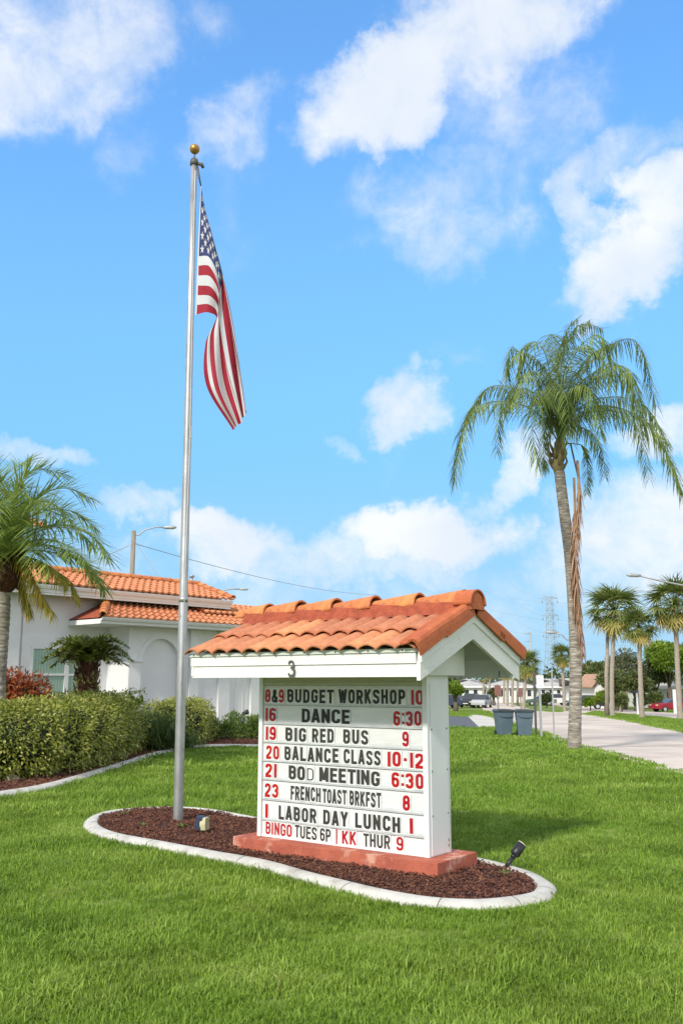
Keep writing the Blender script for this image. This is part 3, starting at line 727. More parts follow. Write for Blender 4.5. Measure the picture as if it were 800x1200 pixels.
def surf(p0, p1, q0, q1, nu, nv, off=0.):
    mb = MB(); vs = [flag_pt(p0+(p1-p0)*i/nu, q0+(q1-q0)*j/nv) for j in range(nv+1) for i in range(nu+1)]
    mb.add(vs, [(j*(nu+1)+i, j*(nu+1)+i+1, (j+1)*(nu+1)+i+1, (j+1)*(nu+1)+i) for j in range(nv) for i in range(nu)], True); return mb
M['flag_red'] = mat('flag_red', (.40,.02,.045), (.34,.016,.035), 5, .75, .15, 150, trans=.22)
M['flag_white'] = mat('flag_white', (.72,.72,.74), (.68,.68,.70), 5, .75, .15, 150, trans=.25)
M['flag_blue'] = mat('flag_blue', (.028,.045,.16), (.02,.035,.13), 5, .75, .15, 150, trans=.12)
for s_ in range(13):
    p0 = .4 if s_ < 7 else 0.012
    surf(p0, 1, s_/13, (s_+1)/13, 60 if s_ < 7 else 96, 4).build('stripe', M['flag_red' if s_ % 2 == 0 else 'flag_white'], flag, fix=False, world=True)
surf(.012, .4, 0, 7/13, 44, 26).build('canton', M['flag_blue'], flag, fix=False, world=True)
surf(0, .012, 0, 1, 2, 60).build('heading', M['flag_white'], flag, fix=False, world=True)
for r_ in range(9):
    for c_ in range(6 if r_ % 2 == 0 else 5):
        pc = .012+.388*(c_*2+1+(r_ % 2))/12; qc = 7/13*(r_+1)/10
        mb = MB(); cpt = flag_pt(pc, qc)
        pts2 = []
        for k in range(10):
            rr_ = .035 if k % 2 == 0 else .0145; an = PI/2+k*PI/5
            pts2.append((pc+rr_*math.cos(an)/1.9*1.15, qc-rr_*math.sin(an)*1.15))
        sp = [flag_pt(*q) for q in pts2]
        du = flag_pt(pc+.01, qc)-cpt; dv = flag_pt(pc, qc+.01)-cpt; nn = du.cross(dv).normalized()*.004
        if nn.y > 0: nn = -nn
        for sg in (1, -1):
            mb.add([cpt+nn*sg]+[q+nn*sg for q in sp], [(0, 1+i, 1+(i+1) % 10) for i in range(10)])
        mb.build('star', M['flag_white'], flag, fix=False, world=True)

# ---------------------------------------------------------------- mulch island with its edging
out_px = [(97,970),(108,960),(140,953.5),(200,950.5),(250,953.5),(300,962.5),(380,979),(470,996),(560,1011.5),(620,1027),(646,1040),(653,1049),(645,1060),(612,1067),(560,1071),(500,1068),(440,1058),(370,1041),(300,1021),(240,1009),(180,997),(130,988),(104,979)]
isl = [gp(*q) for q in out_px]; isl = catmull(isl, 5, True)
def offset(poly, d):
    n = len(poly); out = []
    for i in range(n):
        e = (poly[(i+1) % n]-poly[i-1]); e.z = 0; e.normalize(); out.append(poly[i]+Vector((-e.y, e.x, 0))*d)
    return out
area = sum(isl[i-1].x*isl[i].y-isl[i].x*isl[i-1].y for i in range(len(isl)))
sgn = 1 if area > 0 else -1
def edging(name, line, prof, closed, sg=1, label=None):
    mb = MB(); vs = []; n = len(line)
    for i in range(n):
        if closed: e = line[(i+1) % n]-line[i-1]
        else: e = line[min(i+1,n-1)]-line[max(i-1,0)]
        e.z = 0; e.normalize(); nr = Vector((-e.y, e.x, 0))*sg
        wob = noise.noise(line[i]*1.3)*.012
        vs += [(line[i].x+nr.x*(a_+wob), line[i].y+nr.y*(a_+wob), zg(line[i].x, line[i].y)+b2+wob*.3) for a_, b2 in prof]
    k = len(prof)
    mb.add(vs, [(i*k+j, ((i+1) % n)*k+j, ((i+1) % n)*k+j+1, i*k+j+1) for i in range(n if closed else n-1) for j in range(k-1)], True)
    o = mb.build(name, M['edging']); tag(o, kind='structure')
    js = max(4, n//(22 if closed else 14)); jm = MB()
    for i in range(2, n-1, max(5, n//(12 if closed else 10))):
        for dd in (0,):
            e = line[(i+1) % n]-line[i]; e.z = 0; e.normalize(); nr = Vector((-e.y, e.x, 0))*sg
            q = line[i]; wob = noise.noise(q*1.3)*.012
            row_ = [(q.x+nr.x*(a_+wob)+e.x*t_, q.y+nr.y*(a_+wob)+e.y*t_, zg(q.x, q.y)+b2+wob*.3+.0025) for t_ in (0, .007) for a_, b2 in prof]
            jm.add(row_, [(j, j+1, k+j+1, k+j) for j in range(k-1)])
    tag(jm.build('edging_joint', M['joint'], fix=False), kind='structure')
    return o
eprof = [(0,-.1),(0,.02),(.012,.042),(.04,.062),(.08,.075),(.13,.082),(.165,.078),(.185,.06),(.19,-.05)]
edging('island_edging', isl, eprof, True, sgn)
inner = offset(isl, .165*sgn)
mb = MB(); cen = sum(inner, Vector())/len(inner)
rings = [[(cen.x+(q.x-cen.x)*f, cen.y+(q.y-cen.y)*f, .055+.02*(1-f)) for q in inner] for f in (1,.8,.6,.4,.2,.02)]
n = len(inner); vs = [v for r_ in rings for v in r_]
mb.add(vs, [(j*n+i, j*n+(i+1) % n, (j+1)*n+(i+1) % n, (j+1)*n+i) for j in range(5) for i in range(n)]+[tuple(range(5*n, 6*n))], True)
tag(mb.build('island_bed', M['soil']), kind='structure')
isl2 = [(q.x, q.y) for q in isl]; inner2 = [(q.x, q.y) for q in offset(isl, .18*sgn)]

# left bed in front of the clubhouse
bed_px = [(-160,968),(-60,948),(0,936),(60,925.5),(110,911),(150,898),(185,886.5),(205,882),(228,877.5),(262,876),(300,876.5),(350,877),(420,877)]
bl = catmull([gp(*q) for q in bed_px], 6)
edging('bed_edging', bl, [(a_*1.15, b2*1.1) for a_, b2 in eprof], False, 1)
bed_in = [q.copy() for q in bl]
for i in range(len(bl)):
    e = bl[min(i+1,len(bl)-1)]-bl[max(i-1,0)]; e.z = 0; e.normalize(); bed_in[i] = bl[i]+Vector((-e.y, e.x, 0))*.22
back = [Vector((-14, 34, 0)) if i < 0 else Vector((bed_in[i].x-4-(3 if i > 40 else 0)*0, bed_in[i].y+7, 0)) for i in range(len(bed_in))]
mb = MB(); vs = []
for i in range(len(bed_in)):
    for k in range(9):
        q = bed_in[i].lerp(back[i], k/8); vs.append((q.x, q.y, zg(q.x, q.y)+.05+.04*min(1, k/4)))
mb.add(vs, [(i*9+k, (i+1)*9+k, (i+1)*9+k+1, i*9+k+1) for i in range(len(bed_in)-1) for k in range(8)], True)
tag(mb.build('planting_bed', M['soil']), kind='structure')
bed2 = [(q.x, q.y) for q in bl]+[(bl[-1].x+1, 60), (-60, 60), (-60, bl[0].y-6)]

# ---------------------------------------------------------------- scatter by geometry nodes
def scatter(name, pts, templates, m_, kind='stuff'):
    """pts: (x,y,z, rx,ry,rz, scale, idx)"""
    col_ = bpy.data.collections.new(name+'_pieces')
    for k, me in enumerate(templates):
        o = bpy.data.objects.new('%s_piece' % name, me); col_.objects.link(o)
    me = bpy.data.meshes.new(name); me.from_pydata([q[:3] for q in pts], [], []); me.materials.append(m_)
    for an, typ, vals in (('rot', 'FLOAT_VECTOR', [c for q in pts for c in q[3:6]]), ('scl', 'FLOAT', [q[6] for q in pts]), ('pick', 'INT', [q[7] for q in pts])):
        at_ = me.attributes.new(an, typ, 'POINT'); at_.data.foreach_set('vector' if typ == 'FLOAT_VECTOR' else 'value', vals)
    o = bpy.data.objects.new(name, me); C.objects.link(o)
    ng = bpy.data.node_groups.new(name+'_scatter', 'GeometryNodeTree')
    ng.interface.new_socket('Geometry', in_out='INPUT', socket_type='NodeSocketGeometry'); ng.interface.new_socket('Geometry', in_out='OUTPUT', socket_type='NodeSocketGeometry')
    N = ng.nodes; L = ng.links; gi = N.new('NodeGroupInput'); go = N.new('NodeGroupOutput')
    ci = N.new('GeometryNodeCollectionInfo'); ci.inputs[0].default_value = col_; ci.inputs['Separate Children'].default_value = True; ci.inputs['Reset Children'].default_value = True
    ip = N.new('GeometryNodeInstanceOnPoints'); ip.inputs['Pick Instance'].default_value = True
    def attr(nm, typ):
        a_ = N.new('GeometryNodeInputNamedAttribute'); a_.data_type = typ; a_.inputs[0].default_value = nm
        return next(s_ for s_ in a_.outputs if s_.enabled and s_.name == 'Attribute')
    L.new(gi.outputs[0], ip.inputs['Points']); L.new(ci.outputs[0], ip.inputs['Instance'])
    L.new(attr('pick', 'INT'), ip.inputs['Instance Index']); L.new(attr('rot', 'FLOAT_VECTOR'), ip.inputs['Rotation']); L.new(attr('scl', 'FLOAT'), ip.inputs['Scale'])
    L.new(ip.outputs[0], go.inputs[0])
    md = o.modifiers.new('scatter', 'NODES'); md.node_group = ng
    tag(o, kind=kind); return o
def tuft(rad, nb_, hmin, hmax, wd, seed):
    rs = random.Random(seed); mb = MB()
    for _ in range(nb_):
        r_ = rad*math.sqrt(rs.random()); an = rs.uniform(0, 2*PI); x, y = r_*math.cos(an), r_*math.sin(an)
        h = rs.uniform(hmin, hmax); la = rs.uniform(0, 2*PI); ln = rs.uniform(.15, .95)*h; w_ = wd*rs.uniform(.7, 1.3)
        fa = la+PI/2+rs.uniform(-.6,.6); cx, cy = math.cos(fa)*w_/2, math.sin(fa)*w_/2; lx, ly = math.cos(la), math.sin(la)
        p1 = (x+lx*ln*.3, y+ly*ln*.3, h*.55); p2 = (x+lx*ln, y+ly*ln, h*(1-.25*ln/h))
        mb.add([(x-cx,y-cy,-.01),(x+cx,y+cy,-.01),(p1[0]+cx*.85,p1[1]+cy*.85,p1[2]),(p1[0]-cx*.85,p1[1]-cy*.85,p1[2]),p2], [(0,1,2,3),(3,2,4)])
    return mb.mesh('grass_tuft', M['grass'])
tufts = [tuft(.10, 40, .028, .070, .0065, k) for k in range(6)] + [tuft(.16, 46, .045, .10, .010, 20+k) for k in range(4)] + [tuft(.32, 60, .05, .11, .022, 40+k) for k in range(3)]
pts = []; rs = random.Random(3)
excl_far = [road_poly, drive_poly, apron_poly]
def lawn(y0, y1, dens, i0, i1, sc=1., extra=1.3):
    wmax = .40*y1+extra+1; A = (y1-y0)*2*wmax
    for _ in range(int(A*dens)):
        y = rs.uniform(y0, y1); x = rs.uniform(-wmax, wmax)
        if abs(x) > .385*y+extra: continue
        if y < 16 and inpoly(x, y, isl2): continue
        if x < 0 and inpoly(x, y, bed2): continue
        if y > 12 and any(inpoly(x, y, pl) for pl in excl_far): continue
        # hollows and denser clumps
        nz = noise.noise(Vector((x*.9, y*.9, 0)))
        s_ = sc*(1+.35*nz)*(rs.uniform(.7, 1.15) if rs.random() < .93 else rs.uniform(1.2, 1.6))
        pts.append((x, y, zg(x, y)-.005, rs.uniform(-.15,.15), rs.uniform(-.15,.15), rs.uniform(0, 6.28), s_, rs.randint(i0, i1)))
lawn(3.2, 8, 230, 0, 5); lawn(8, 13, 150, 0, 5, 1.05); lawn(13, 20, 70, 6, 9, 1.0); lawn(20, 30, 24, 10, 12, .85); lawn(30, 60, 8, 10, 12, 1.15, 0)
# grass leaning over the outside of the edging
for i in range(len(isl)):
    q = isl[i]
    for _ in range(4):
        e = (isl[(i+1) % len(isl)]-q)*rs.random(); o_ = Vector((q.x-cen.x, q.y-cen.y, 0)).normalized()*rs.uniform(-.01, .06)
        pts.append((q.x+e.x+o_.x, q.y+e.y+o_.y, 0, 0, 0, rs.uniform(0,6.28), rs.uniform(.8,1.15), rs.randint(0,5)))
scatter('lawn_grass', pts, tufts, M['grass'])
# median and far verge grass, thin
pts = []
med = [(q.x, q.y) for q in far_edge[:6]]+[(q.x, q.y) for q in reversed(carr2_a[:5])]
for _ in range(30000):
    y = rs.uniform(40, 110); x = rs.uniform(4, 45)
    if x > .4*y+2: continue
    if y < 75 and x < 8.5 and y > 44 and False: continue
    if inpoly(x, y, road_poly) or inpoly(x, y, drive_poly) or inpoly(x, y, apron_poly): continue
    pts.append((x, y, zg(x, y)-.02, 0, 0, rs.uniform(0,6.28), rs.uniform(1.0,1.6), rs.randint(0,1)))
c2 = [(q.x, q.y) for q in carr2_a]+[(q.x, q.y) for q in reversed(carr2_b)]
pts = [q for q in pts if not inpoly(q[0], q[1], c2) and not inpoly(q[0], q[1], [(v.x, v.y) for v in xa]+[(v.x, v.y) for v in reversed(xb)])]
scatter('verge_grass', pts, tufts[10:12], M['grass'])
# bark chips
def chip(seed):
    r2 = random.Random(seed); mb = MB(); l, w_, h = r2.uniform(.02,.042), r2.uniform(.008,.016), r2.uniform(.004,.008)
    poly = [(-l/2,-w_/2*.6),(l*.1,-w_/2),(l/2,-w_*.1),(l*.35,w_/2),(-l*.3,w_/2*.8)]
    mb.prism(poly, 2, 0, h); return mb.mesh('bark_chip', M['chip'])
chips = [chip(k) for k in range(8)]
pts = []
bx0, bx1 = min(q[0] for q in inner2), max(q[0] for q in inner2); by0, by1 = min(q[1] for q in inner2), max(q[1] for q in inner2)
while len(pts) < 19000:
    x, y = rs.uniform(bx0, bx1), rs.uniform(by0, by1)
    if not inpoly(x, y, inner2): continue
    z = .062+.025*noise.noise(Vector((x*3, y*3, 0)))+rs.uniform(0,.022)
    pts.append((x, y, z, rs.uniform(-.7,.7), rs.uniform(-.7,.7), rs.uniform(0,6.28), rs.uniform(.5,1.25), rs.randint(0,7)))
for _ in range(9000):
    i = rs.randrange(len(bed_in)-1); f = rs.random()
    q = bed_in[i].lerp(bed_in[i+1], rs.random()).lerp(back[i], f*f*.35)
    pts.append((q.x, q.y, zg(q.x, q.y)+.06+.04*min(1, f*f*.7)+rs.uniform(0,.02), rs.uniform(-.5,.5), rs.uniform(-.5,.5), rs.uniform(0,6.28), rs.uniform(1.2,2.6), rs.randint(0,7)))
scatter('mulch_chips', pts, chips, M['chip'])
# small weeds in the mulch
weed_m = M['shrub']
def weed(px, py, lab, n=14, s_=.10):
    q = gp(px, py); mb = MB()
    for k in range(n):
        an = rs.uniform(0, 6.28); l = s_*rs.uniform(.5,1.1); w_ = .012; d = Vector((math.cos(an), math.sin(an), rs.uniform(.1,.7))).normalized(); sd = Vector((-d.y, d.x, 0)).normalized()*w_
        mb.add([(0,0,0), tuple(d*l*.5+sd), tuple(d*l), tuple(d*l*.5-sd)], [(0,1,2,3)])
    o = mb.build('weed', weed_m, loc=(q.x, q.y, .07), fix=False); tag(o, lab, 'weed', 'small weeds in the mulch island')
weed(145,961,'low green weed in the mulch near the left end of the island',18,.12)
weed(215,976,'small pale weed between the flagpole foot and the dark floodlight',16,.12)
weed(168,975,'little weed sprouting in front of the flagpole in the mulch',12,.09)
weed(592,1035,'pale green weed at the right end of the mulch island by the black spotlight',14,.10)

# ---------------------------------------------------------------- spotlights
def spotlight(px, py, aim, label, ln, rad, dark):
    q = gp(px, py); r0 = empty('spotlight', (q.x, q.y, .05), 0, label, 'spotlight')
    d = Vector(aim).normalized()
    MB().tube([(0,0,-.03), (0,0,.03)], .012, 8).build('stake', M['black'], r0)
    a0 = Vector((0,0,.03)); 
    MB().tube([a0, a0+d*ln*.42], .020, 10).build('stem', M['black'], r0)
    MB().tube([a0+d*ln*.40, a0+d*ln*.50], .026, 12).build('swivel', M['black'], r0)
    MB().tube([a0+d*ln*.50, a0+d*ln*.56, a0+d*ln*.98], [rad*.75, rad, rad], 16).build('housing', M[dark], r0)
    MB().tube([a0+d*ln*.975, a0+d*ln*1.01], rad*.97, 16).build('lens', M['lens'], r0)
spotlight(593, 1026, (.62,.28,.70), 'black tubular spotlight on a stake leaning over the right end of the edging', .27, .047, 'black')
q = gp(236, 983); fl = empty('floodlight', (q.x, q.y, .05), R(-20), 'dark blue-grey box floodlight with yellowed lens lying in mulch right of the flagpole', 'floodlight')
M['navy_metal'] = mat('navy_metal', (.03,.045,.08), rough=.5)
MB().tube([(0,0,-.03),(0,0,.06)], .012, 8).build('stake', M['black'], fl)
MB().box(-.085,.0,-.055,.055,.05,.20, Matrix.Rotation(R(12),4,'Y')).build('housing', M['navy_metal'], fl, bevel=.006)
MB().prism([(-.05,.052),(.05,.052),(.06,.10),(.045,.15),(.05,.195),(-.05,.195),(-.06,.12)], 0, .002, .075).build('lens', M['lens'], fl, bevel=.01)

# ---------------------------------------------------------------- palms
def leaflet(mb, base, d, ln, wd, droop, segs=3, side=None):
    sd = side or d.cross(Vector((0,0,1)));
    if sd.length < 1e-3: sd = Vector((1,0,0))
    sd = sd.normalized(); vs = []; q = base.copy(); dd = d.normalized()
    for k in range(segs+1):
        w_ = wd*(1-(k/segs)**2*.9)*(.55 if k == 0 else 1)/2
        vs += [q-sd*w_, q+sd*w_]; dd = (dd+Vector((0,0,-droop/segs))).normalized(); q = q+dd*ln/segs
    mb.add(vs, [(2*k, 2*k+1, 2*k+3, 2*k+2) for k in range(segs)])
def frond(path, name, m_, parent, nlf=60, lf=.6, wd=.035, droop=1.6, stalk=.14, fw=.5, rs_=None, spread=.8, rad=.022, down=.35):
    """feather palm leaf: curved midrib with two rows of leaflets"""
    rs_ = rs_ or random; P = resample(catmull(path, 8), nlf+1); mb = MB()
    idx = list(range(0, nlf+1, 4)); idx += [nlf] if idx[-1] != nlf else []
    mb.tube([P[i] for i in idx], [rad*(1-.85*i/nlf) for i in idx], 5)
    for i in range(int(nlf*stalk), nlf+1):
        t_ = i/nlf; d = (P[min(i+1,nlf)]-P[max(i-1,0)]).normalized()
        sd = d.cross(Vector((0,0,1))); sd = sd.normalized() if sd.length > .15 else Vector((1,0,0)); up = sd.cross(d)
        l = lf*(.45+.75*math.sin(PI*min(1, .18+t_*.72)))*rs_.uniform(.8,1.15)
        for s_ in (-1, 1):
            v = (sd*s_*spread + d*fw + up*rs_.uniform(-.45,.6) + Vector((0,0,-down))).normalized()
            v = (v+Vector((rs_.uniform(-.12,.12), rs_.uniform(-.12,.12), rs_.uniform(-.12,.12)))).normalized()
            leaflet(mb, P[i], v, l, wd, droop*rs_.uniform(.75,1.25), 4)
    return mb.build(name, m_, parent, fix=False, world=True)
rp = random.Random(11)
base = gp(672, 879); QY = base.y
qp = empty('queen_palm', base, 0, 'tall queen palm with curved ringed trunk beside the road edge', 'palm tree')
tp = [at(672,882,QY), at(673.5,830,QY), at(674,770,QY), at(671.5,710,QY), at(667,650,QY+.1), at(660.5,600,QY+.1), at(655,553,QY+.2)]
tp[0].z = base.z-.1
tr_ = resample(catmull(tp, 8), 110); rr = []
for i in range(110):
    t_ = i/109; rr.append((.188-.028*t_)*(1+(.022 if i % 2 else -.012))+.03*max(0, 1-t_*12))
MB().tube(tr_, rr, 16).build('trunk', M['bark_queen'], qp, world=True)
sh = [at(655,556,QY+.2), at(653,545,QY+.2), at(655,520,QY+.2), at(660,500,QY+.2)]
MB().tube(sh, [.145,.18,.15,.07], 12).build('crownshaft', M['crownshaft'], qp, world=True)
for k in range(14):
    an = k*2.4; c0 = sh[1]+Vector((.15*math.cos(an), .15*math.sin(an), -.12+.045*k))
    MB().tube([c0, c0+Vector((.14*math.cos(an), .14*math.sin(an), .22)), c0+Vector((.10*math.cos(an), .10*math.sin(an), .48))], [.06,.035,.012], 5).build('leaf_base', M['crownshaft'], qp, world=True)
K = sh[2]
def fr(pxs, dep, **kw):
    path = [K] + [at(x, y, QY+.2+d) for (x, y), d in zip(pxs, dep)]
    kw.setdefault('nlf', 112); kw['lf'] = kw['lf']*1.0; kw.setdefault('wd', .033); kw['droop'] = kw['droop']*.62; kw.setdefault('down', .25)
    frond(path, 'frond', kw.pop('m', M['frond']), qp, rs_=rp, **kw)
fr([(628,483),(585,470),(548,488),(532,560)], [-.3,-.6,-1.0,-1.3], lf=.75, droop=2.2)
fr([(640,470),(618,430),(598,408),(590,470)], [.2,.5,.8,1.0], lf=.7, droop=2.2)
fr([(648,470),(640,420),(625,400),(600,420)], [-.3,-.7,-1.1,-1.3], lf=.65, droop=2.2)
fr([(655,455),(662,405),(680,380),(705,385)], [.3,.6,.8,1.0], lf=.7, droop=1.8)
fr([(660,450),(680,405),(705,395),(715,450)], [-.5,-1.0,-1.5,-1.8], lf=.75, droop=2.2)
fr([(668,465),(700,415),(745,400),(768,475)], [.2,.3,.4,.6], lf=.75, droop=2.2)
fr([(675,470),(712,430),(740,440),(752,510)], [-.8,-1.4,-1.9,-2.3], lf=.7, droop=2.2)
fr([(685,480),(725,478),(768,505),(797,575)], [-.2,-.5,-.8,-.9], lf=.8, droop=2.2)
fr([(678,488),(712,475),(745,500),(760,560)], [.8,1.5,2.0,2.4], lf=.7, droop=2.2)
fr([(645,480),(632,458),(622,490),(630,545)], [-1.0,-1.9,-2.5,-2.8], lf=.75, droop=2.0)
fr([(650,475),(652,450),(664,470),(668,520)], [-1.0,-1.9,-2.6,-2.9], lf=.65, droop=2.0)
fr([(640,475),(612,455),(588,475),(582,530)], [.7,1.5,2.2,2.5], lf=.65, droop=2.0)
fr([(655,460),(650,405),(645,392),(650,420)], [.8,1.6,2.2,2.8], lf=.65, droop=2.0)
fr([(665,500),(690,505),(705,530),(708,560)], [.4,.9,1.2,1.3], lf=.55, droop=1.8)
fr([(672,520),(684,525),(688,550),(687,578)], [-.2,-.3,-.35,-.35], lf=.35, droop=1.2, stalk=.3)
fr([(664,470),(690,440),(720,425),(738,450)], [-.2,.0,.2,.3], lf=.7, droop=2.2)
fr([(650,470),(655,420),(672,392),(690,375)], [.1,.0,-.1,-.2], lf=.6, droop=1.4)
fr([(655,470),(635,430),(615,415),(606,440)], [-.3,-.2,.0,.1], lf=.6, droop=2.0)
fr([(666,470),(680,430),(700,410),(725,400)], [.4,.9,1.3,1.6], lf=.65, droop=1.8)
fr([(662,478),(676,452),(694,462),(704,512)], [-.7,-1.3,-1.8,-2.1], lf=.65, droop=2.0)
fr([(652,470),(650,430),(665,385),(678,372)], [.2,.5,.7,.8], lf=.6, droop=1.2)
fr([(648,475),(630,440),(612,440),(598,475)], [-.6,-1.2,-1.7,-2.0], lf=.65, droop=1.8)
fr([(640,478),(600,455),(570,455),(545,490)], [.2,.5,.7,.9], lf=.65, droop=1.8)
fr([(670,470),(705,440),(735,450),(758,500)], [.5,1.0,1.4,1.7], lf=.7, droop=1.8)
fr([(676,480),(715,465),(755,475),(782,520)], [.2,.4,.6,.7], lf=.7, droop=1.8)
fr([(656,470),(664,425),(682,405),(700,415)], [-.9,-1.7,-2.2,-2.5], lf=.6, droop=1.6)
fr([(650,490),(640,500),(636,525),(640,550)], [.5,.9,1.1,1.2], lf=.5, droop=1.6)
MB().tube([K, at(668,520,QY-.2), at(677,560,QY-.2), at(676,600,QY-.2)], [.03,.03,.025,.02], 6).build('flower_stalk', M['trunk'], qp, world=True)
# the broken dead frond hanging beside the trunk
frond([at(676,540,QY-.15), at(678,580,QY-.3), at(674,640,QY-.35), at(677,700,QY-.35), at(683,768,QY-.35)], 'dead_frond', M['frond_dead'], qp, nlf=90, lf=.62, wd=.045, droop=1.2, stalk=.12, rs_=rp, spread=.42, down=.3, rad=.045, fw=1.1)['label'] = 'brown dead frond hanging beside the trunk'
frond([at(672,560,QY+.1), at(673,600,QY+.0), at(671,650,QY-.2), at(674,720,QY-.25)], 'dead_frond', M['frond_dead'], qp, nlf=60, lf=.6, wd=.045, droop=1.2, stalk=.2, rs_=rp, spread=.3, down=.3, rad=.04, fw=1.1)['label'] = 'brown dead frond hanging beside the trunk'

# left date palm
bl_ = Vector((-7.05, 19.6, 0)); LY = bl_.y
lp = empty('date_palm', bl_, 0, 'feathery date palm with yellowing lower fronds cut by the left edge', 'palm tree')
mb = MB(); tp = resample([at(-4,905,LY), at(-4,800,LY), at(2,720,LY), at(3,680,LY)], 60); tp[0].z = -.1
mb.tube(tp, [.20-.03*i/59+(.008 if i % 2 else -.004) for i in range(60)], 14).build('trunk', M['bark_queen'], lp, world=True)
mb = MB(); c0 = at(3,690,LY)
mb.lathe([(.14,-.12),(.30,.05),(.37,.30),(.33,.60),(.18,.85)], n=14).build('boot_ball', M['boots'], lp, c0-bl_)
for k in range(40):
    an = k*2.4; z = .0+.02*k; r_ = .30+.05*math.sin(k)
    q = c0+Vector((r_*math.cos(an), r_*math.sin(an), z))
    MB().tube([q, q+Vector((.09*math.cos(an), .09*math.sin(an), .10)), q+Vector((.10*math.cos(an), .10*math.sin(an), .24))], [.05,.04,.012], 4).build('leaf_base', M['boots'], lp, world=True)
KL = at(3,652,LY)
def fl_(pxs, dep, m='frond_left', **kw):
    path = [KL]+[at(x, y, LY+d) for (x, y), d in zip(pxs, dep)]
    kw.setdefault('nlf', 96); kw.setdefault('lf', .62); kw.setdefault('wd', .03); kw.setdefault('droop', .3); kw.setdefault('down', -.05); kw.setdefault('fw', .7)
    frond(path, 'frond', M[m], lp, rs_=rp, **kw)
for pxs, dep in [ ([(20,610),(50,580),(80,572),(108,585)], [.2,.5,.7,.8]), ([(15,600),(25,565),(45,550),(75,555)], [.1,.2,.3,.3]),
  ([(30,625),(70,615),(105,625),(128,655)], [-.3,-.6,-.8,-.9]), ([(28,632),(60,618),(90,622),(110,640)], [.5,1.0,1.4,1.6]),
  ([(5,600),(5,570),(-5,550),(-25,545)], [0,.1,.2,.3]), ([(-10,610),(-30,580),(-60,575),(-85,600)], [.1,.2,.3,.4]),
  ([(-20,635),(-60,620),(-100,640),(-120,680)], [-.3,-.5,-.6,-.7]), ([(10,625),(8,600),(0,590),(-12,620)], [-.8,-1.5,-2.0,-2.3]),
  ([(20,630),(30,612),(38,620),(42,650)], [-.8,-1.4,-1.9,-2.1]), ([(35,645),(75,650),(105,665),(122,690)], [.2,.3,.3,.3]),
  ([(12,612),(40,590),(62,590),(84,610)], [.7,1.3,1.8,2.1]), ([(-15,620),(-40,600),(-60,610),(-75,640)], [-.8,-1.4,-1.9,-2.1]),
  ([(8,600),(12,568),(20,548),(35,540)], [.3,.7,1.0,1.3]), ([(-2,600),(-12,562),(-22,545),(-40,540)], [-.3,-.6,-.9,-1.1]),
  ([(22,640),(50,632),(80,640),(104,662)], [-.6,-1.1,-1.5,-1.8]), ([(14,628),(24,600),(40,588),(62,600)], [-.5,-1.0,-1.4,-1.7]), ([(6,620),(4,596),(14,578),(30,572)], [-.3,-.6,-.9,-1.1]),
  ([(18,645),(34,640),(50,652),(60,676)], [-.8,-1.5,-1.9,-2.1]), ([(0,640),(-8,628),(-14,640),(-16,665)], [-.8,-1.5,-2.0,-2.2]), ([(30,640),(62,640),(92,655),(112,680)], [-.1,-.2,-.2,-.2]), ([(24,615),(56,598),(86,600),(112,618)], [.1,.2,.3,.4])]:
    fl_(pxs, dep)
for pxs, dep in [([(25,655),(38,675),(50,700),(62,718)], [-.2,-.4,-.6,-.7]), ([(30,652),(55,662),(80,680),(92,700)], [-.1,-.2,-.3,-.3]), ([(20,665),(28,690),(32,706),(34,716)], [.3,.4,.4,.4]), ([(-15,665),(-35,685),(-45,705),(-50,720)], [0,0,0,0])]:
    fl_(pxs, dep, 'frond_yellow', lf=.42, droop=1.0, down=.3)

# cycad on a leafy stump
cb = at(100,835,23.2); cb.z = 0
cy = empty('sago_palm', cb, 0, 'sago palm with stiff arching fronds on a thick stump before the window', 'sago palm')
MB().tube([(0,0,-.05),(0,0,.6),(.02,0,1.5),(.02,0,2.32)], [.24,.26,.22,.25], 12).build('trunk', M['boots'], cy)
for k in range(70):
    an = k*2.4; z = .9+k*.0205; r_ = .22
    q = Vector((r_*math.cos(an), r_*math.sin(an), z))
    MB().tube([q, q+Vector((.08*math.cos(an), .08*math.sin(an), .05)), q+Vector((.09*math.cos(an), .09*math.sin(an), .14))], [.04,.035,.012], 4).build('leaf_base', M['crownshaft' if k % 3 else 'boots'], cy)
mb = MB(); r3 = random.Random(8)
for k in range(900):   # creeper on the stump
    an = r3.uniform(0,6.28); z = r3.uniform(1.0,2.05); r_ = r3.uniform(.25,.36)*(1.15 if z < 1.6 else .85); q = Vector((r_*math.cos(an), r_*math.sin(an), z))
    if z > 1.6 and r3.random() < .5: continue
    d = Vector((math.cos(an)+r3.uniform(-.6,.6), math.sin(an)+r3.uniform(-.6,.6), r3.uniform(-.5,.8))).normalized(); leaflet(mb, q, d, .09, .05, .4, 2)
mb.build('creeper', M['hedge'], cy, fix=False)
for k in range(44):
    an = k*2.4+.3; lv = k/43
    e0 = 1.3-1.25*lv; L_ = 1.0+.1*math.sin(k*3)
    p0 = cb+Vector((0,0,2.30)); hd = Vector((math.cos(an), math.sin(an), 0))
    path = [p0, p0+hd*L_*.35*math.cos(e0)+Vector((0,0,L_*.35*math.sin(e0)+.05)), p0+hd*L_*.75*math.cos(e0*.75)+Vector((0,0,L_*.7*math.sin(e0*.8))), p0+hd*L_*math.cos(e0*.5)+Vector((0,0,L_*.86*math.sin(e0*.6)-.12))]
    frond(path, 'frond', M['cycad'], cy, nlf=48, lf=.19, wd=.05, droop=.1, stalk=.12, fw=.55, rs_=rp, spread=.9, rad=.014, down=-.15)

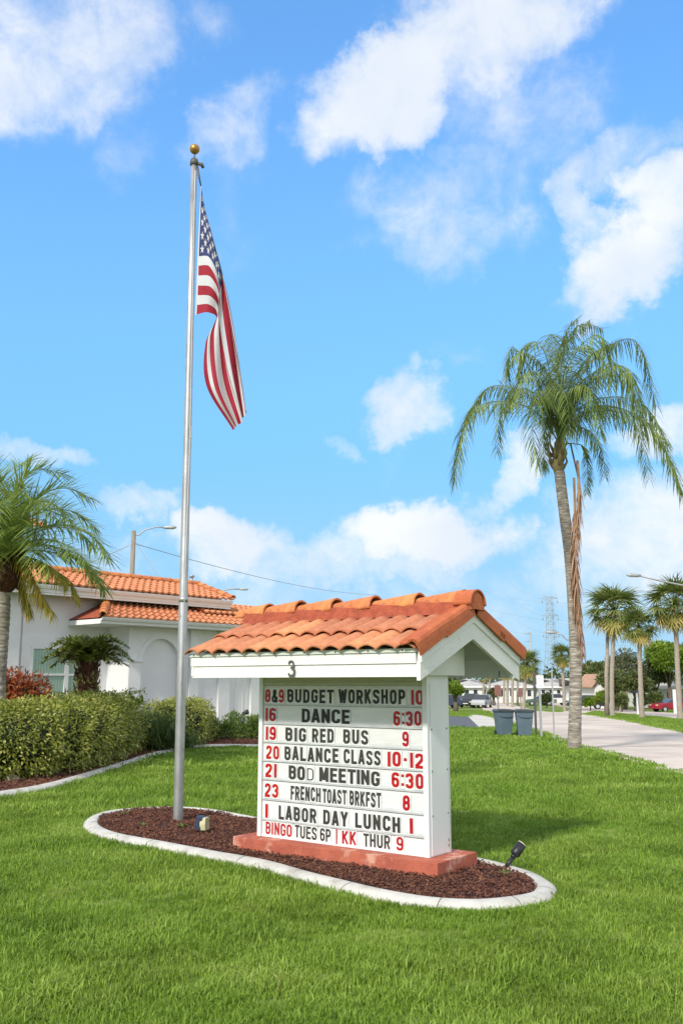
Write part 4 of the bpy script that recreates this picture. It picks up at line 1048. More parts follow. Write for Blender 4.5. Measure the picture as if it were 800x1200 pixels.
# ---------------------------------------------------------------- leafy masses
def leafmass(parent, name, m_, blobs, n, size, seed, world=True, boxy=False, up=.35, wfac=.55, shell=.55):
    """small leaves over lumpy ellipsoids: blobs = (x,y,z,rx,ry,rz)"""
    r_ = random.Random(seed); mb = MB(); tot = sum(b[3]*b[4]+b[4]*b[5]+b[3]*b[5] for b in blobs)
    for b in blobs:
        k = int(n*(b[3]*b[4]+b[4]*b[5]+b[3]*b[5])/tot); c_ = Vector(b[:3])
        for _ in range(k):
            d = Vector((r_.gauss(0,1), r_.gauss(0,1), r_.gauss(0,1))).normalized()
            lump = 1+.24*noise.noise(d*2.3+c_*.7)+.17*noise.noise(d*6+c_)+(r_.uniform(.03,.16) if r_.random() < .03 else 0)
            rr_ = (1-shell*r_.random()**2.2)*lump
            d4 = d/((d.x**4+d.y**4+d.z**4)**.25) if boxy else d
            q = c_+Vector((d4.x*b[3], d4.y*b[4], d4.z*b[5]))*rr_
            dd = (d*1.0+Vector((r_.uniform(-.9,.9), r_.uniform(-.9,.9), r_.uniform(-.9,.9)+up))).normalized()
            leaflet(mb, q, dd, size*r_.uniform(.6,1.3), size*wfac, r_.uniform(-.1,.7), 2, Vector((r_.uniform(-1,1), r_.uniform(-1,1), r_.uniform(-.5,.5))))
    return mb.build(name, m_, parent, fix=False, world=world)
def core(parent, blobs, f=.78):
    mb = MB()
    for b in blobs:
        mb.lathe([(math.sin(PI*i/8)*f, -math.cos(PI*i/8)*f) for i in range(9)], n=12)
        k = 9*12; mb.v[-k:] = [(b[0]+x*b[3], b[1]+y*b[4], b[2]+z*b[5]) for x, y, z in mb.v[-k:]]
    return mb.build('dark_core', M['hedge_core'], parent, world=True)  # solid lump, inner shade of the foliage put into its near-black colour
# big variegated hedge along the bed
hb = []
for px, py, dy, rx, ry, rz, zc in ((-60,925,1.6,1.1,.9,.70,.68),(-20,922,1.5,1.0,.9,.74,.70),(25,914,1.4,1.0,.9,.73,.71),(62,908,1.5,.95,.9,.74,.74),(90,900,1.5,.85,.9,.73,.72),(110,896,1.3,.58,.75,.72,.73),(50,905,3.0,1.2,1.0,.74,.76),(88,898,3.2,.9,1.0,.75,.76)):
    g0 = gp(px, py); hb.append((g0.x, g0.y+dy-.4, zc, rx, ry, rz))
hd = empty('variegated_hedge', (hb[2][0], hb[2][1], 0), 0, 'large rounded green and yellow variegated hedge beside the curved white edging', 'hedge')
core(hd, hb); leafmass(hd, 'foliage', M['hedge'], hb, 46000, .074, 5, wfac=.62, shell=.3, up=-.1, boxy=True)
hb = [];
for px, py, dy, rx, ry, rz, zc in ((185,878,2.2,.75,.8,.62,.66),(205,878,2.2,.7,.8,.62,.68),(222,874,1.8,.55,.7,.60,.62)):
    g0 = gp(px, py); hb.append((g0.x, g0.y+dy-1, zc, rx, ry, rz))
hd = empty('small_hedge', (hb[1][0], hb[1][1], 0), 0, 'smaller yellow-green hedge behind the flagpole and the strappy grass clump', 'hedge')
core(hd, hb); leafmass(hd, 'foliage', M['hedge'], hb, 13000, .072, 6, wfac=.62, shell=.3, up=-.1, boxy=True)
# strappy clump
g0 = gp(165, 884); cl = empty('strappy_clump', (g0.x, g0.y+1, 0), 0, 'dark green fine-leaved strappy clump between the two hedges', 'plant')
mb = MB(); r4 = random.Random(4)
for k in range(5200):
    cx = r4.gauss(-.05, .42); cyy = r4.gauss(0, .4); an = r4.uniform(0, 6.28); e = r4.uniform(.35, 1.35)
    d = Vector((math.cos(an)*math.cos(e), math.sin(an)*math.cos(e), math.sin(e))); leaflet(mb, Vector((cx, cyy, r4.uniform(.02,.62))), d, r4.uniform(.4,.9), .020, r4.uniform(.5,1.6), 3)
mb.build('leaves', M['grassy'], cl, fix=False)
g0 = gp(193, 882); cl = empty('strappy_clump', (g0.x, g0.y+.9, 0), 0, 'lower fine-leaved clump just left of the flagpole by the edging', 'plant'); mb = MB()
for k in range(1800):
    cx = r4.gauss(0, .33); cyy = r4.gauss(0, .3); an = r4.uniform(0, 6.28); e = r4.uniform(.35, 1.35)
    d = Vector((math.cos(an)*math.cos(e), math.sin(an)*math.cos(e), math.sin(e))); leaflet(mb, Vector((cx, cyy, r4.uniform(.02,.25))), d, r4.uniform(.3,.6), .016, r4.uniform(.5,1.6), 3)
mb.build('leaves', M['grassy'], cl, fix=False)
# broad paddle leaves
g0 = at(155, 830, 24); bp = empty('paddle_leaf_plant', (g0.x, g0.y, 0), 0, 'upright plant with broad paddle leaves rising behind the strappy clump', 'plant')
for k, (a_, e, l) in enumerate(((-2.0,1.35,.52),(.4,1.1,.46),(1.6,1.25,.42),(3.0,.95,.40),(-.6,1.0,.38))):
    mb = MB(); d = Vector((math.cos(a_)*math.cos(e), math.sin(a_)*math.cos(e), math.sin(e)))
    mb.tube([(0,0,0), (0,0,.9), Vector((0,0,1.0))+d*.12], .014, 5); mb.build('stalk', M['shrub'], bp)
    mb = MB(); sd = Vector((1,.3,0)).normalized(); b0 = Vector((0,0,1.0))+d*.1; vs = []
    for j in range(7): wv = .10*math.sin(PI*(j+.25)/6.4); q = b0+d*l*j/6; vs += [q-sd*wv, q+Vector((0,.02,-.01)), q+sd*wv]
    mb.add(vs, [(3*j+i, 3*j+i+1, 3*j+4+i, 3*j+3+i) for j in range(6) for i in range(2)], True); mb.build('leaf', M['shrub'], bp, fix=False)
# croton
g0 = at(20, 830, 21.6); cb = [(g0.x-.3, g0.y, 1.42, .62,.5,.70), (g0.x+.25, g0.y, 1.30, .52,.5,.66), (g0.x-.9, g0.y, 1.25, .6,.5,.66)]
cr_ = empty('croton_bush', (g0.x, g0.y, 0), 0, 'red and orange croton bush behind the hedge under the window', 'bush')
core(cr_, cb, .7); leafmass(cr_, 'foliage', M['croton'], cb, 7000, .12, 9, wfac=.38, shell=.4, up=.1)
MB().tube([(0,0,0),(0,0,.9)], .05, 6).build('stem', M['trunk'], cr_)
# row of small shrubs by the wall
row = [(222,5,.42,'darker small shrub just right of the small hedge'),(241,5,.46,'small green shrub beneath the left path light'),(258,4,.36,'smallest green shrub in the row by the wall'),(272,5,.52,'taller small shrub third from the right by the wall'),(287,5,.46,'small shrub with reddish leaves second from the sign post'),(300,5,.44,'small green shrub touching the left edge of the sign panel'),(318,5,.4,'small green shrub hidden behind the message panel')]
for k, (px, py, h, lab) in enumerate(row):
    g0 = gp(px, 871); g0.y += .7; s0 = empty('small_shrub', (g0.x, g0.y, 0), 0, lab, 'shrub', 'small shrubs in a row by the clubhouse wall')
    bb = [(g0.x+rp.uniform(-.1,.1), g0.y, h*.9, .36, .30, h*.85), (g0.x+rp.uniform(-.2,.2), g0.y, h*1.1, .17, .2, h*.65), (g0.x+rp.uniform(-.25,.25), g0.y-.1, h*.6, .2, .2, h*.5)]
    leafmass(s0, 'foliage', M['shrub'], bb, 1700, .085, 30+k, wfac=.4, shell=.8, up=.9)
    MB().tube([(0,0,0),(.02,0,h*.9)], .02, 5).build('stem', M['trunk'], s0)
for px, py, lab in ((237,838,'black path light rising above the shrubs nearer the flagpole'), (281,836,'black path light rising above the shrubs nearer the sign')):
    g0 = gp(px, 872); g0.y += 1.2; l0 = empty('path_light', (g0.x, g0.y, 0), 0, lab, 'garden light')
    zz = at(px, py, g0.y).z
    MB().tube([(0,0,-.03),(0,0,zz)], .012, 6).build('stake', M['black'], l0)
    MB().tube([(-.06,0,zz-.02),(.12,-.05,zz+.06)], [.05,.08], 8).build('lamp_head', M['black'], l0)
for px, py, s_, lab in ((130,893,.22,'tan rock in the bed below the strappy clump'), (8,921,.10,'pale rock in the mulch at the foot of the hedge')):
    g0 = gp(px, py); g0.y += .25; mb = MB(); mb.lathe([(math.sin(PI*i/7), -math.cos(PI*i/7)) for i in range(8)], n=10)
    mb.v = [tuple(Vector((x*1.5, y, z*.7))*s_*(1+.25*noise.noise(Vector((x, y, z))*1.7+Vector((s_*9,0,0))))) for x, y, z in mb.v]
    tag(mb.build('rock', M['rock'], loc=(g0.x, g0.y, .10)), lab, 'rock', 'rocks in the planting bed')

# ---------------------------------------------------------------- clubhouse
HA = R(49.4); Wd = Vector((math.cos(HA), math.sin(HA), 0)); Nd = Vector((math.sin(HA), -math.cos(HA), 0))
Pr = at(264, 704, 34.0); ZE = Pr.z; HO = Vector((Pr.x, Pr.y, 0)) - Nd*.6
house = empty('clubhouse', HO, HA, 'white stucco clubhouse with terracotta tile roofs and an arched niche', 'building')
def hp(px, py, n_):
    r = ray(px, py); o_ = HO+Nd*n_; t_ = (o_.x*Nd.x+o_.y*Nd.y)/(r.x*Nd.x+r.y*Nd.y); q = r*t_+Vector((0,0,EYE)); return (q-HO).dot(Wd), q.z
def hbox(name, m_, w0, w1, n0, n1, z0, z1, parent=None, bevel=0):
    return MB().box(w0, w1, -n1, -n0, z0, z1).build(name, m_, parent or house, bevel=bevel)
def tiled(name, w0, w1, n0, z0, n1, z1, roll=.27, course=.36, taper0=0, taper1=0):
    """barrel-tiled slope from eave (n0,z0) up to (n1,z1)"""
    L_ = math.hypot(n1-n0, z1-z0); nc = max(1, round(L_/course)); mb = MB(); nr = int((w1-w0)/roll); k = 6
    ups = (-(n1-n0)/L_, (z1-z0)/L_)  # local y, z along slope
    nrm = (-ups[1], ups[0])
    for c_ in range(nc):
        vs = []; s0, s1 = c_/nc, (c_+1)/nc
        cols = nr*k+1
        for row_ in range(3):
            s_ = (s0, s0, s1)[row_]; h0 = (0, .055, .012)[row_]
            a0 = w0+taper0*s_; a1 = w1-taper1*s_
            for i in range(cols):
                ph = 2*PI*i/k; prof = .05*max(-.25, math.cos(ph)) + (h0 if row_ else -.01)
                x = a0+(a1-a0)*i/(cols-1)
                vs.append((x, -n0+(-(n1-n0))*s_+nrm[0]*prof*(1 if row_ else .6), z0+(z1-z0)*s_+nrm[1]*prof*(1 if row_ else .6)))
        mb.add(vs, [(r_*cols+i, r_*cols+i+1, (r_+1)*cols+i+1, (r_+1)*cols+i) for r_ in range(2) for i in range(cols-1)], False)
    o = mb.build(name, M['tile'], house, fix=False); o['kind'] = 'stuff'; return o
def gutter(w0, w1, n_, z1, h=.24):
    mb = MB(); prof = [(0,-h),(.02,-h+.01),(.03,-h*.55),(.08,-h*.5),(.11,-h*.2),(.12,0),(.10,0),(.09,-.04),(0,-.04)]
    mb.add([(x, -n_-a_, z1+b2) for x in (w0, w1) for a_, b2 in prof], [(i, (i+1) % 9, 9+(i+1) % 9, 9+i) for i in range(9)]+[tuple(range(9)), tuple(range(9,18))])
    mb.build('gutter', M['trim'], house)
WL = -14.0
NB_ = 1.15
wc = hp(150, 780, NB_)[0]        # block corner along the wall
hbox('wall', M['stucco'], WL, 0, -6, 0, -.2, ZE-.1)
hbox('soffit', M['trim'], WL, .25, 0.002, .60, ZE-.10, ZE-.07)
hbox('fascia', M['trim'], WL, .25, .60, .63, ZE-.30, ZE-.02)
gutter(WL, .25, .632, ZE+.0)
z_r = hp(130, 676, -1.3)[1]
tiled('roof_tiles', WL, .3, .74, ZE+.03, -1.3, z_r, taper1=.0)
MB().prism([(-.6,ZE-.1),(1.3,z_r-.05),(3.2,ZE-.1)], 0, WL, .28).build('gable_wall', M['stucco'], house)
def ridge_caps(p0, p1, r_=.15, ln=.42):
    p0, p1 = Vector(p0), Vector(p1); d = p1-p0; n_ = int(d.length/ln); me = barrel(r_, r_*.82, ln*1.12).mesh('ridge_tile', M['tile_cap'])
    q_ = d.to_track_quat('X', 'Z').to_euler()
    for i in range(n_): put('ridge_tile', me, house, p0+d*(i/n_), q_)
ridge_caps((.35, 1.3, z_r+.03), (WL, 1.3, z_r+.03), .16, .45)
ridge_caps((.30, -.7, ZE+.10), (.30, 1.3, z_r+.06), .12, .4)
# entrance block in front
zl2 = hp(118, 729.5, NB_+.55)[1]; wl2 = hp(118, 729, NB_+.55)[0]
hbox('wall', M['stucco'], wc, wc+9.5, .002, NB_-.12, -.2, zl2-.02)
hbox('soffit', M['trim'], wl2+.03, wc+9.5, .004, NB_+.53, zl2-.03, zl2+.0)
hbox('fascia', M['trim'], wl2, wc+9.5, NB_+.53, NB_+.56, zl2-.03, zl2+.12)
hbox('fascia', M['trim'], wl2-.03, wl2-.001, .0, NB_+.56, zl2-.03, zl2+.12)
gutter(wl2-.02, wc+9.5, NB_+.562, zl2+.17, .2)
zt2 = zl2+.85
tiled('roof_tiles', wl2+.05, wc+9.5, NB_+.64, zl2+.17, -.05, zt2, taper0=1.35)
mb = MB(); mb.add([(wl2-.02,-NB_-.6,zl2+.16),(wl2-.02,-.01,zl2+.16),(wl2+1.38,-.01,zt2)], [(0,1,2)]); mb.build('roof_end', M['mortar'], house, fix=False)
ridge_caps((wl2-.02, -(NB_+.66), zl2+.2), (wl2+1.45, .05, zt2+.05), .15, .4)
# stepped higher roof portion on the right
wr1 = hp(205, 727, NB_)[0]
tiled('roof_tiles', wr1+1.5, wc+9.5, NB_-.3, zl2+.62, -.9, zl2+1.15)
# facade face with arched niche: face panels round the opening
w0a, w1a = hp(165, 800, NB_)[0], hp(209, 800, NB_)[0]; za = hp(187, 748.5, NB_)[1]; ra = (w1a-w0a)/2; zs = za-ra
wend = wc+9.5
hbox('facade', M['stucco'], wc, w0a, NB_-.12, NB_, -.2, zl2-.035)
hbox('facade', M['stucco'], w1a, wend, NB_-.12, NB_, -.2, zl2-.035)
mb = MB(); n = 20; cxa = (w0a+w1a)/2; vs = []
for y_ in (-NB_, -NB_+.12):
    for i in range(n+1):
        an = PI*i/n; x = cxa-ra*math.cos(an); vs += [(x, y_, zs+ra*math.sin(an)), (x, y_, zl2-.035)]
k = 2*(n+1)
mb.add(vs, [(2*i, 2*i+2, 2*i+3, 2*i+1) for i in range(n)]+[(k+2*i, k+2*i+1, k+2*i+3, k+2*i+2) for i in range(n)]+[(2*i, k+2*i, k+2*i+2, 2*i+2) for i in range(n)])
mb.build('arch_panel', M['stucco'], house, fix=False)
mb = MB(); vs = []
for rr_ in (ra, ra+.14):
    for y_ in (-NB_-.03, -NB_-.002):
        for i in range(n+1): an = PI*i/n; vs.append((cxa-rr_*math.cos(an), y_, zs+rr_*math.sin(an)))
m1 = n+1
mb.add(vs, [(i, i+1, 2*m1+i+1, 2*m1+i) for i in range(n)]+[(2*m1+i, 2*m1+i+1, 3*m1+i+1, 3*m1+i) for i in range(n)]+[(i, m1+i, m1+i+1, i+1) for i in range(n)])
mb.build('arch_moulding', M['stucco'], house)
wcap = hp(157, 767, NB_+.04)
for wa_, wb_ in ((150.5,164.8),(209.5,217.5)):
    a0, a1 = hp(wa_, 800, NB_+.05)[0], hp(wb_, 800, NB_+.05)[0]
    hbox('pilaster', M['trim'], a0, a1, NB_+.002, NB_+.05, -.2, zs)
    hbox('capital', M['trim'], a0-.03, a1+.03, NB_+.002, NB_+.085, zs+.002, zs+.07)
for wa_, wb_ in ((222,232),(256,269),(294,305),(330,342)):
    a0, a1 = hp(wa_, 800, NB_+.07)[0], hp(wb_, 800, NB_+.07)[0]
    hbox('pilaster', M['trim'], a0, a1, NB_+.002, NB_+.09, -.2, zl2-.04)
for wa_ in (276, 284, 289):
    a0 = hp(wa_, 800, NB_)[0]; hbox('panel_rib', M['stucco'], a0, a0+.06, NB_+.001, NB_+.015, -.2, zl2-.04)
hbox('pilaster', M['trim'], wc-.001, wc+.12, 0.01, .10, -.2, zl2-.05)
# window with vertical blinds, its frame and surround
a0, zt_ = hp(38, 757, .02); a1, _ = hp(84, 757, .02); am, _ = hp(77.5, 790, .02); zb_ = hp(38, 838, .02)[1]; zm = hp(55, 790.5, .02)[1]; zb_ = min(zb_, 1.25)
a1 = a0 + 2*(am-a0)
win = hbox('window', M['glass'], a0, a1, .001, .012, zb_, zt_)
for s0, s1, t0, t1, nm in ((a0-.04,a0+.04,zb_,zt_,'stile'),(am-.07,am+.07,zb_,zt_,'mullion'),(a1-.04,a1+.04,zb_,zt_,'stile'),(a0+.042,am-.072,zm-.03,zm+.03,'meeting_rail'),(am+.072,a1-.042,zm-.03,zm+.03,'meeting_rail'),(a0+.042,am-.072,zt_-.08,zt_,'head_rail'),(am+.072,a1-.042,zt_-.08,zt_,'head_rail')):
    hbox(nm, M['trim'], s0, s1, .014, .06, t0, t1, parent=win)
nbl = 11
for sx0, sx1 in ((a0+.05, am-.08), (am+.08, a1-.05)):
    for k in range(nbl):
        x = sx0+(sx1-sx0)*(k+.5)/nbl
        MB().box(x-.045, x+.045, -.0025, .0025, zb_+.02, zt_-.09).build('blind_slat', mat('green_blind', (.30,.45,.36), rough=.3, spec=.8) if 'green_blind' not in bpy.data.materials else bpy.data.materials['green_blind'], win, (0,-.016,0)).rotation_euler = (0,0,0)
for s0, s1, z0_, z1_ in ((a0-.38,a0-.042,zb_-.3,zt_+.30),(a1+.042,a1+.38,zb_-.3,zt_+.30),(a0-.042,a1+.042,zt_+.002,zt_+.30)):
    hbox('window_surround', M['trim'], s0, s1, .002, .05, z0_, z1_)
hbox('corner_pilaster', M['trim'], hp(4,780,.1)[0], hp(21,780,.1)[0], .002, .14, -.2, ZE-.11)
hbox('downspout', M['trim'], hp(25,780,.1)[0], hp(28,780,.1)[0], .002, .08, -.2, ZE-.11)
ws = hp(114, 720, .02)[0]; hbox('control_joint', M['soffit'], ws, ws+.02, .001, .006, zl2+.2, ZE-.11)
# raised roof far left, glimpsed behind the date palm
zt3 = hp(45, 604, -3.0)[1]; wt3 = hp(58, 612, -3.0)[0]
hbox('wall', M['stucco'], WL-3, wt3-1.1, -7, -3.1, ZE-.2, zt3-.45)
tiled('roof_tiles', WL-3, wt3, -2.8, zt3-.45, -4.2, zt3+.05)
# roof vent
q = hp(224.5, 688, -1.3); MB().tube([(q[0], 1.3, z_r), (q[0], 1.3, z_r+.3)], .05, 8).build('roof_vent', M['galv'], house)
MB().tube([(q[0], 1.3, z_r+.3), (q[0], 1.3, z_r+.38)], .10, 8).build('vent_cap', M['galv'], house)

# ---------------------------------------------------------------- bins
def wheelie(px, Y, lab, rz):
    x = at(px, 840, Y).x; z = zg(x, Y); r0 = empty('wheelie_bin', (x, Y, z+.01), rz, lab, 'rubbish bin', 'wheelie bins at the end of the driveway')
    mb = MB(); lv = [(.26,.24,.06),(.30,.30,.55),(.345,.345,1.0)]; vs = []
    for a_, b2, zz in lv: vs += [(-a_,-b2,zz),(a_,-b2,zz),(a_,b2,zz),(-a_,b2,zz)]
    mb.add(vs, [(4*j+i, 4*j+(i+1) % 4, 4*j+4+(i+1) % 4, 4*j+4+i) for j in range(2) for i in range(4)]+[(0,3,2,1),(8,9,10,11)])
    mb.build('tub', M['bin'], r0, bevel=.02)
    MB().box(-.37,.37,-.37,.37,.985,1.02).build('rim', M['bin_lid'], r0, bevel=.01)
    MB().prism([(-.39,1.022),(.39,1.022),(.36,1.075),(.2,1.10),(-.3,1.10),(-.36,1.07)], 1, -.38, .38).build('lid', M['bin_lid'], r0, bevel=.01)
    MB().tube([(-.30,-.335,.86),(-.15,-.35,.78),(.15,-.35,.76),(.30,-.335,.80)], .012, 5).build('grab_bar', M['bin_lid'], r0)
    MB().tube([(-.3,.42,1.0),(.3,.42,1.0)], .018, 6).build('handle', M['bin_lid'], r0)
    for s_ in (-1, 1): MB().tube([(s_*.25,.26,.12),(s_*.31,.26,.12)], .12, 14).build('wheel', M['rubber'], r0)
wheelie(589.5, 39.6, 'left blue-grey wheelie bin by the pale driveway apron', R(8))
wheelie(613.5, 39.0, 'right blue-grey wheelie bin nearer the sign posts', R(-4))

# ---------------------------------------------------------------- posts and street signs
def post_sign(px, ptop, pbot, Y, lab, face=None, m_face='sign_white', m_post='galv', w_=.06, rot=0):
    x = at(px, 800, Y).x; z0 = zg(x, Y); zt_ = at(px, ptop, Y).z; r0 = empty('street_sign' if face else 'post', (x, Y, z0), rot, lab, 'street sign' if face else 'post')
    MB().box(-w_/2, w_/2, -w_/2, w_/2, -.2, zt_-z0).build('post' if face else 'shaft', M[m_post], r0, bevel=.004)
    if face:
        fx0, fx1, fy0, fy1 = face; a_, b2 = at(fx0, fy0, Y), at(fx1, fy1, Y)
        MB().box(a_.x-x, b2.x-x, -w_/2-.012, -w_/2-.002, b2.z-z0, a_.z-z0).build('sign_plate', M[m_face], r0, bevel=.004)
        for bz in (.25,.75):
            MB().lathe([(0,0),(.02,0),(.02,.01),(0,.012)], n=8).build('bolt', M['galv'], r0, (0, -w_/2-.012, (b2.z+(a_.z-b2.z)*bz)-z0)).rotation_euler = (PI/2,0,0)
post_sign(631.5, 790, 858, 38.2, 'white rectangular street sign on a galvanised post right of the bins', (627.5,636.5,791.5,806.5), w_=.085)
post_sign(646.5, 786, 857, 36.5, 'thin bare grey post between the white sign and the queen palm', w_=.05)
post_sign(625.5, 787, 857, 41, 'dark narrow post directly behind the right bin', m_post='dark_metal', w_=.09)
post_sign(582.5, 802, 832, 75, 'brown-red street sign on a post left behind the bins', (578.5,586.5,803,815), 'rust_brown', 'wood_pole', .12)
post_sign(609, 806, 832, 75, 'slim brown marker sign farther down the road behind the bins', (606.8,611.2,807,817), 'rust_brown', 'wood_pole', .1)
post_sign(744.8, 811, 834, 85, 'small blue and white street sign between the second and third cabbage palms', (738,751,809,812), 'car_navy', 'sign_white', .14)
post_sign(788.5, 808, 833, 95, 'white post beside the dark red car', m_post='sign_white', w_=.25)

# ---------------------------------------------------------------- street lamps, poles, wires
def street_lamp(px, ptop, Y, arm, lab, m_='galv', rad=.11, cat='street lamp', arm_r=.035, basez=None, top_extra=0):
    b0 = at(px, ptop, Y); z0 = zg(b0.x, Y); r0 = empty('street_lamp', (b0.x, Y, z0), 0, lab, cat)
    H_ = b0.z-z0
    MB().tube([(0,0,-.3),(0,0,H_*.5),(0,0,H_+top_extra)], [rad,rad*.85,rad*.7], 10).build('pole', M[m_], r0)
    P_ = [at(x, y, Y+d)-b0+Vector((0,0,H_)) for x, y, d in arm]
    MB().tube([Vector((0,0,P_[0].z))]+P_, arm_r, 7).build('arm', M['galv'], r0)
    e = P_[-1]; d = (P_[-1]-P_[-2]).normalized(); d.z *= .2; d.normalize()
    mb = MB(); mb.tube([e-d*.1, e+d*.05, e+d*.45, e+d*.62], [.05,.09,.10,.04], 8); hd_ = mb.build('lamp_head', M['galv'], r0)
    return r0
street_lamp(157, 622, 48, [(163,627,0),(170,621,0),(183,617.5,0),(193,618,0)], 'grey wooden street lamp pole rising behind the clubhouse roof', 'wood_pole', .16)
street_lamp(259, 700, 75, [(262,692,0),(270,690,0),(282,690.5,0)], 'small distant street lamp arm showing over the right end of clubhouse roof', 'galv', .1, arm_r=.06)
street_lamp(848, 700, 46, [(835,692,0),(800,686,0),(770,680,0),(748,674.5,0)], 'street lamp reaching in from the right edge above the cabbage palms', 'galv', .12, arm_r=.045)
street_lamp(668, 758, 62, [(664,750,0),(658,744,0),(650,741.5,0)], 'street lamp arm curving out from behind the queen palm trunk', 'galv', .1, arm_r=.05)
def wire(a_, b2, sag, lab, rad=.015):
    a_, b2 = Vector(a_), Vector(b2); P_ = []
    for i in range(17): t_ = i/16; q = a_.lerp(b2, t_); q.z -= sag*4*t_*(1-t_); P_.append(q)
    tag(MB().tube(P_, rad, 4).build('wire', M['galv']), lab, 'wire', 'overhead wires')
wire(at(158,637,48), at(440,697,110), .6, 'long overhead wire from the clubhouse lamp pole towards the sign roof', .022)
wire(at(158,636,48), at(-60,700,60), .6, 'overhead wire leaving the clubhouse lamp pole to the left', .018)
wire(at(160,636,48), at(205,700,44), .1, 'guy wire slanting down from the clubhouse lamp pole', .015)

def pylon(px, ptop, Y, lab, wtop, arms, legs=2.2):
    b0 = at(px, ptop, Y); z0 = zg(b0.x, Y); H_ = b0.z-z0; r0 = empty('power_pylon', (b0.x, Y, z0), 0, lab, 'pylon')
    mb = MB(); s_ = Y/1108; hw = lambda z: max(wtop, legs*(1-z/H_)**1.6+wtop)
    n_ = 14; rad = .10
    zs_ = [H_*i/n_ for i in range(n_+1)]
    for sx in (-1,1):
        for sy in (-1,1):
            mb.tube([(sx*hw(z), sy*hw(z), z) for z in zs_], rad, 4)
    for i in range(n_):
        a_, b2 = hw(zs_[i]), hw(zs_[i+1])
        for sy in (-1,1):
            mb.tube([(-a_,sy*a_,zs_[i]),(b2,sy*b2,zs_[i+1])], rad*.6, 4); mb.tube([(a_,sy*a_,zs_[i]),(-b2,sy*b2,zs_[i+1])], rad*.6, 4)
            mb.tube([(-b2,sy*b2,zs_[i+1]),(b2,sy*b2,zs_[i+1])], rad*.6, 4)
    mb.build('lattice_mast', M['galv'], r0)
    for pyy, half in arms:
        z = at(px, pyy, Y).z-z0; h_ = half*s_
        am_ = MB().tube([(-h_,0,z+.2),(0,0,z+.9),(h_,0,z+.2)], rad*.8, 4).tube([(-h_,0,z),(h_,0,z)], rad*.9, 4).build('cross_arm', M['galv'], r0)
        for s2 in (-1, 1): MB().tube([(s2*h_,0,z),(s2*h_,0,z-1.6)], .12, 5).build('insulator', M['galv'], am_)
    for s2 in (-1,1): MB().tube([(s2*wtop,0,H_),(s2*8.5*s_,0,H_+3.5*s_)], rad*.8, 4).build('earth_peak', M['galv'], r0)
pylon(643.5, 700, 330, 'tall steel lattice power pylon behind the palms', .95, [(701.5,9),(721.5,9),(741.5,9)])
b0 = at(621, 741, 300); r0 = empty('power_pole', (b0.x, 300, zg(b0.x,300)), 0, 'distant grey power pole with side arms left of the lattice pylon', 'power pole'); H_ = b0.z-zg(b0.x,300)
MB().tube([(0,0,-.5),(0,0,H_)], [.45,.28], 8).build('pole', M['galv'], r0)
for k in range(3): MB().tube([(0,0,H_-.3-k*2.6),(-1.7,0,H_-.3-k*2.6)], .14, 5).build('cross_arm', M['galv'], r0)
for k, (y0, y1) in enumerate(((702,701),(722,722),(742,745))):
    for s_ in (-1, 1):
        wire(at(643.5+s_*9, y0+4, 330), at(560+s_*30, y1-25-k*3, 700), 3, '%s %s high voltage line running left from the lattice pylon' % (('top','middle','lowest')[k], ('near','far')[s_ > 0]), .035)
        wire(at(643.5+s_*9, y0+4, 330), at(900+s_*20, y1-10, 240), 4, '%s %s high voltage line running right from the lattice pylon' % (('top','middle','lowest')[k], ('near','far')[s_ > 0]), .03)

# ---------------------------------------------------------------- cabbage palms
def fan_leaf(seed, m_, n_=15, L_=1.05):
    r_ = random.Random(seed); mb = MB(); mb.tube([(0,0,0),(.7,0,.1),(1.0,0,.05)], [.022,.018,.014], 4)
    for k in range(n_):
        a_ = R(-105+210*k/(n_-1)); l = L_*(.72+.28*math.cos(a_*.7))*r_.uniform(.85,1.1); d = Vector((math.cos(a_), math.sin(a_), .12))
        leaflet(mb, Vector((1.0,0,.05)), d, l, .085, r_.uniform(.5,1.2), 4, Vector((-math.sin(a_), math.cos(a_), 0)))
    return mb.mesh('fan_leaf', m_)
fans_g = [fan_leaf(k, M['sabal_leaf']) for k in range(4)]; fans_d = [fan_leaf(9+k, M['sabal_dry']) for k in range(2)]
sabals = [((717,719,'L'), 838, 715, 31, 80, 717, 'cabbage palm with pale trunk first to the right of the queen palm'),
          ((752,748,'L'), 845, 735, 22, 74, 752, 'slimmer cabbage palm with two-tone trunk in the middle of the median'),
          ((797,790,'L'), 852, 708, 34, 70, 797, 'cabbage palm with dark upper trunk at the right edge'),
          ((661,658,'L'), 832, 768, 14, 108, 661, 'distant cabbage palm just left of the queen palm trunk'),
          ((613,617,'L'), 829, 778, 17, 105, 613, 'distant bushy cabbage palm above the bins')]
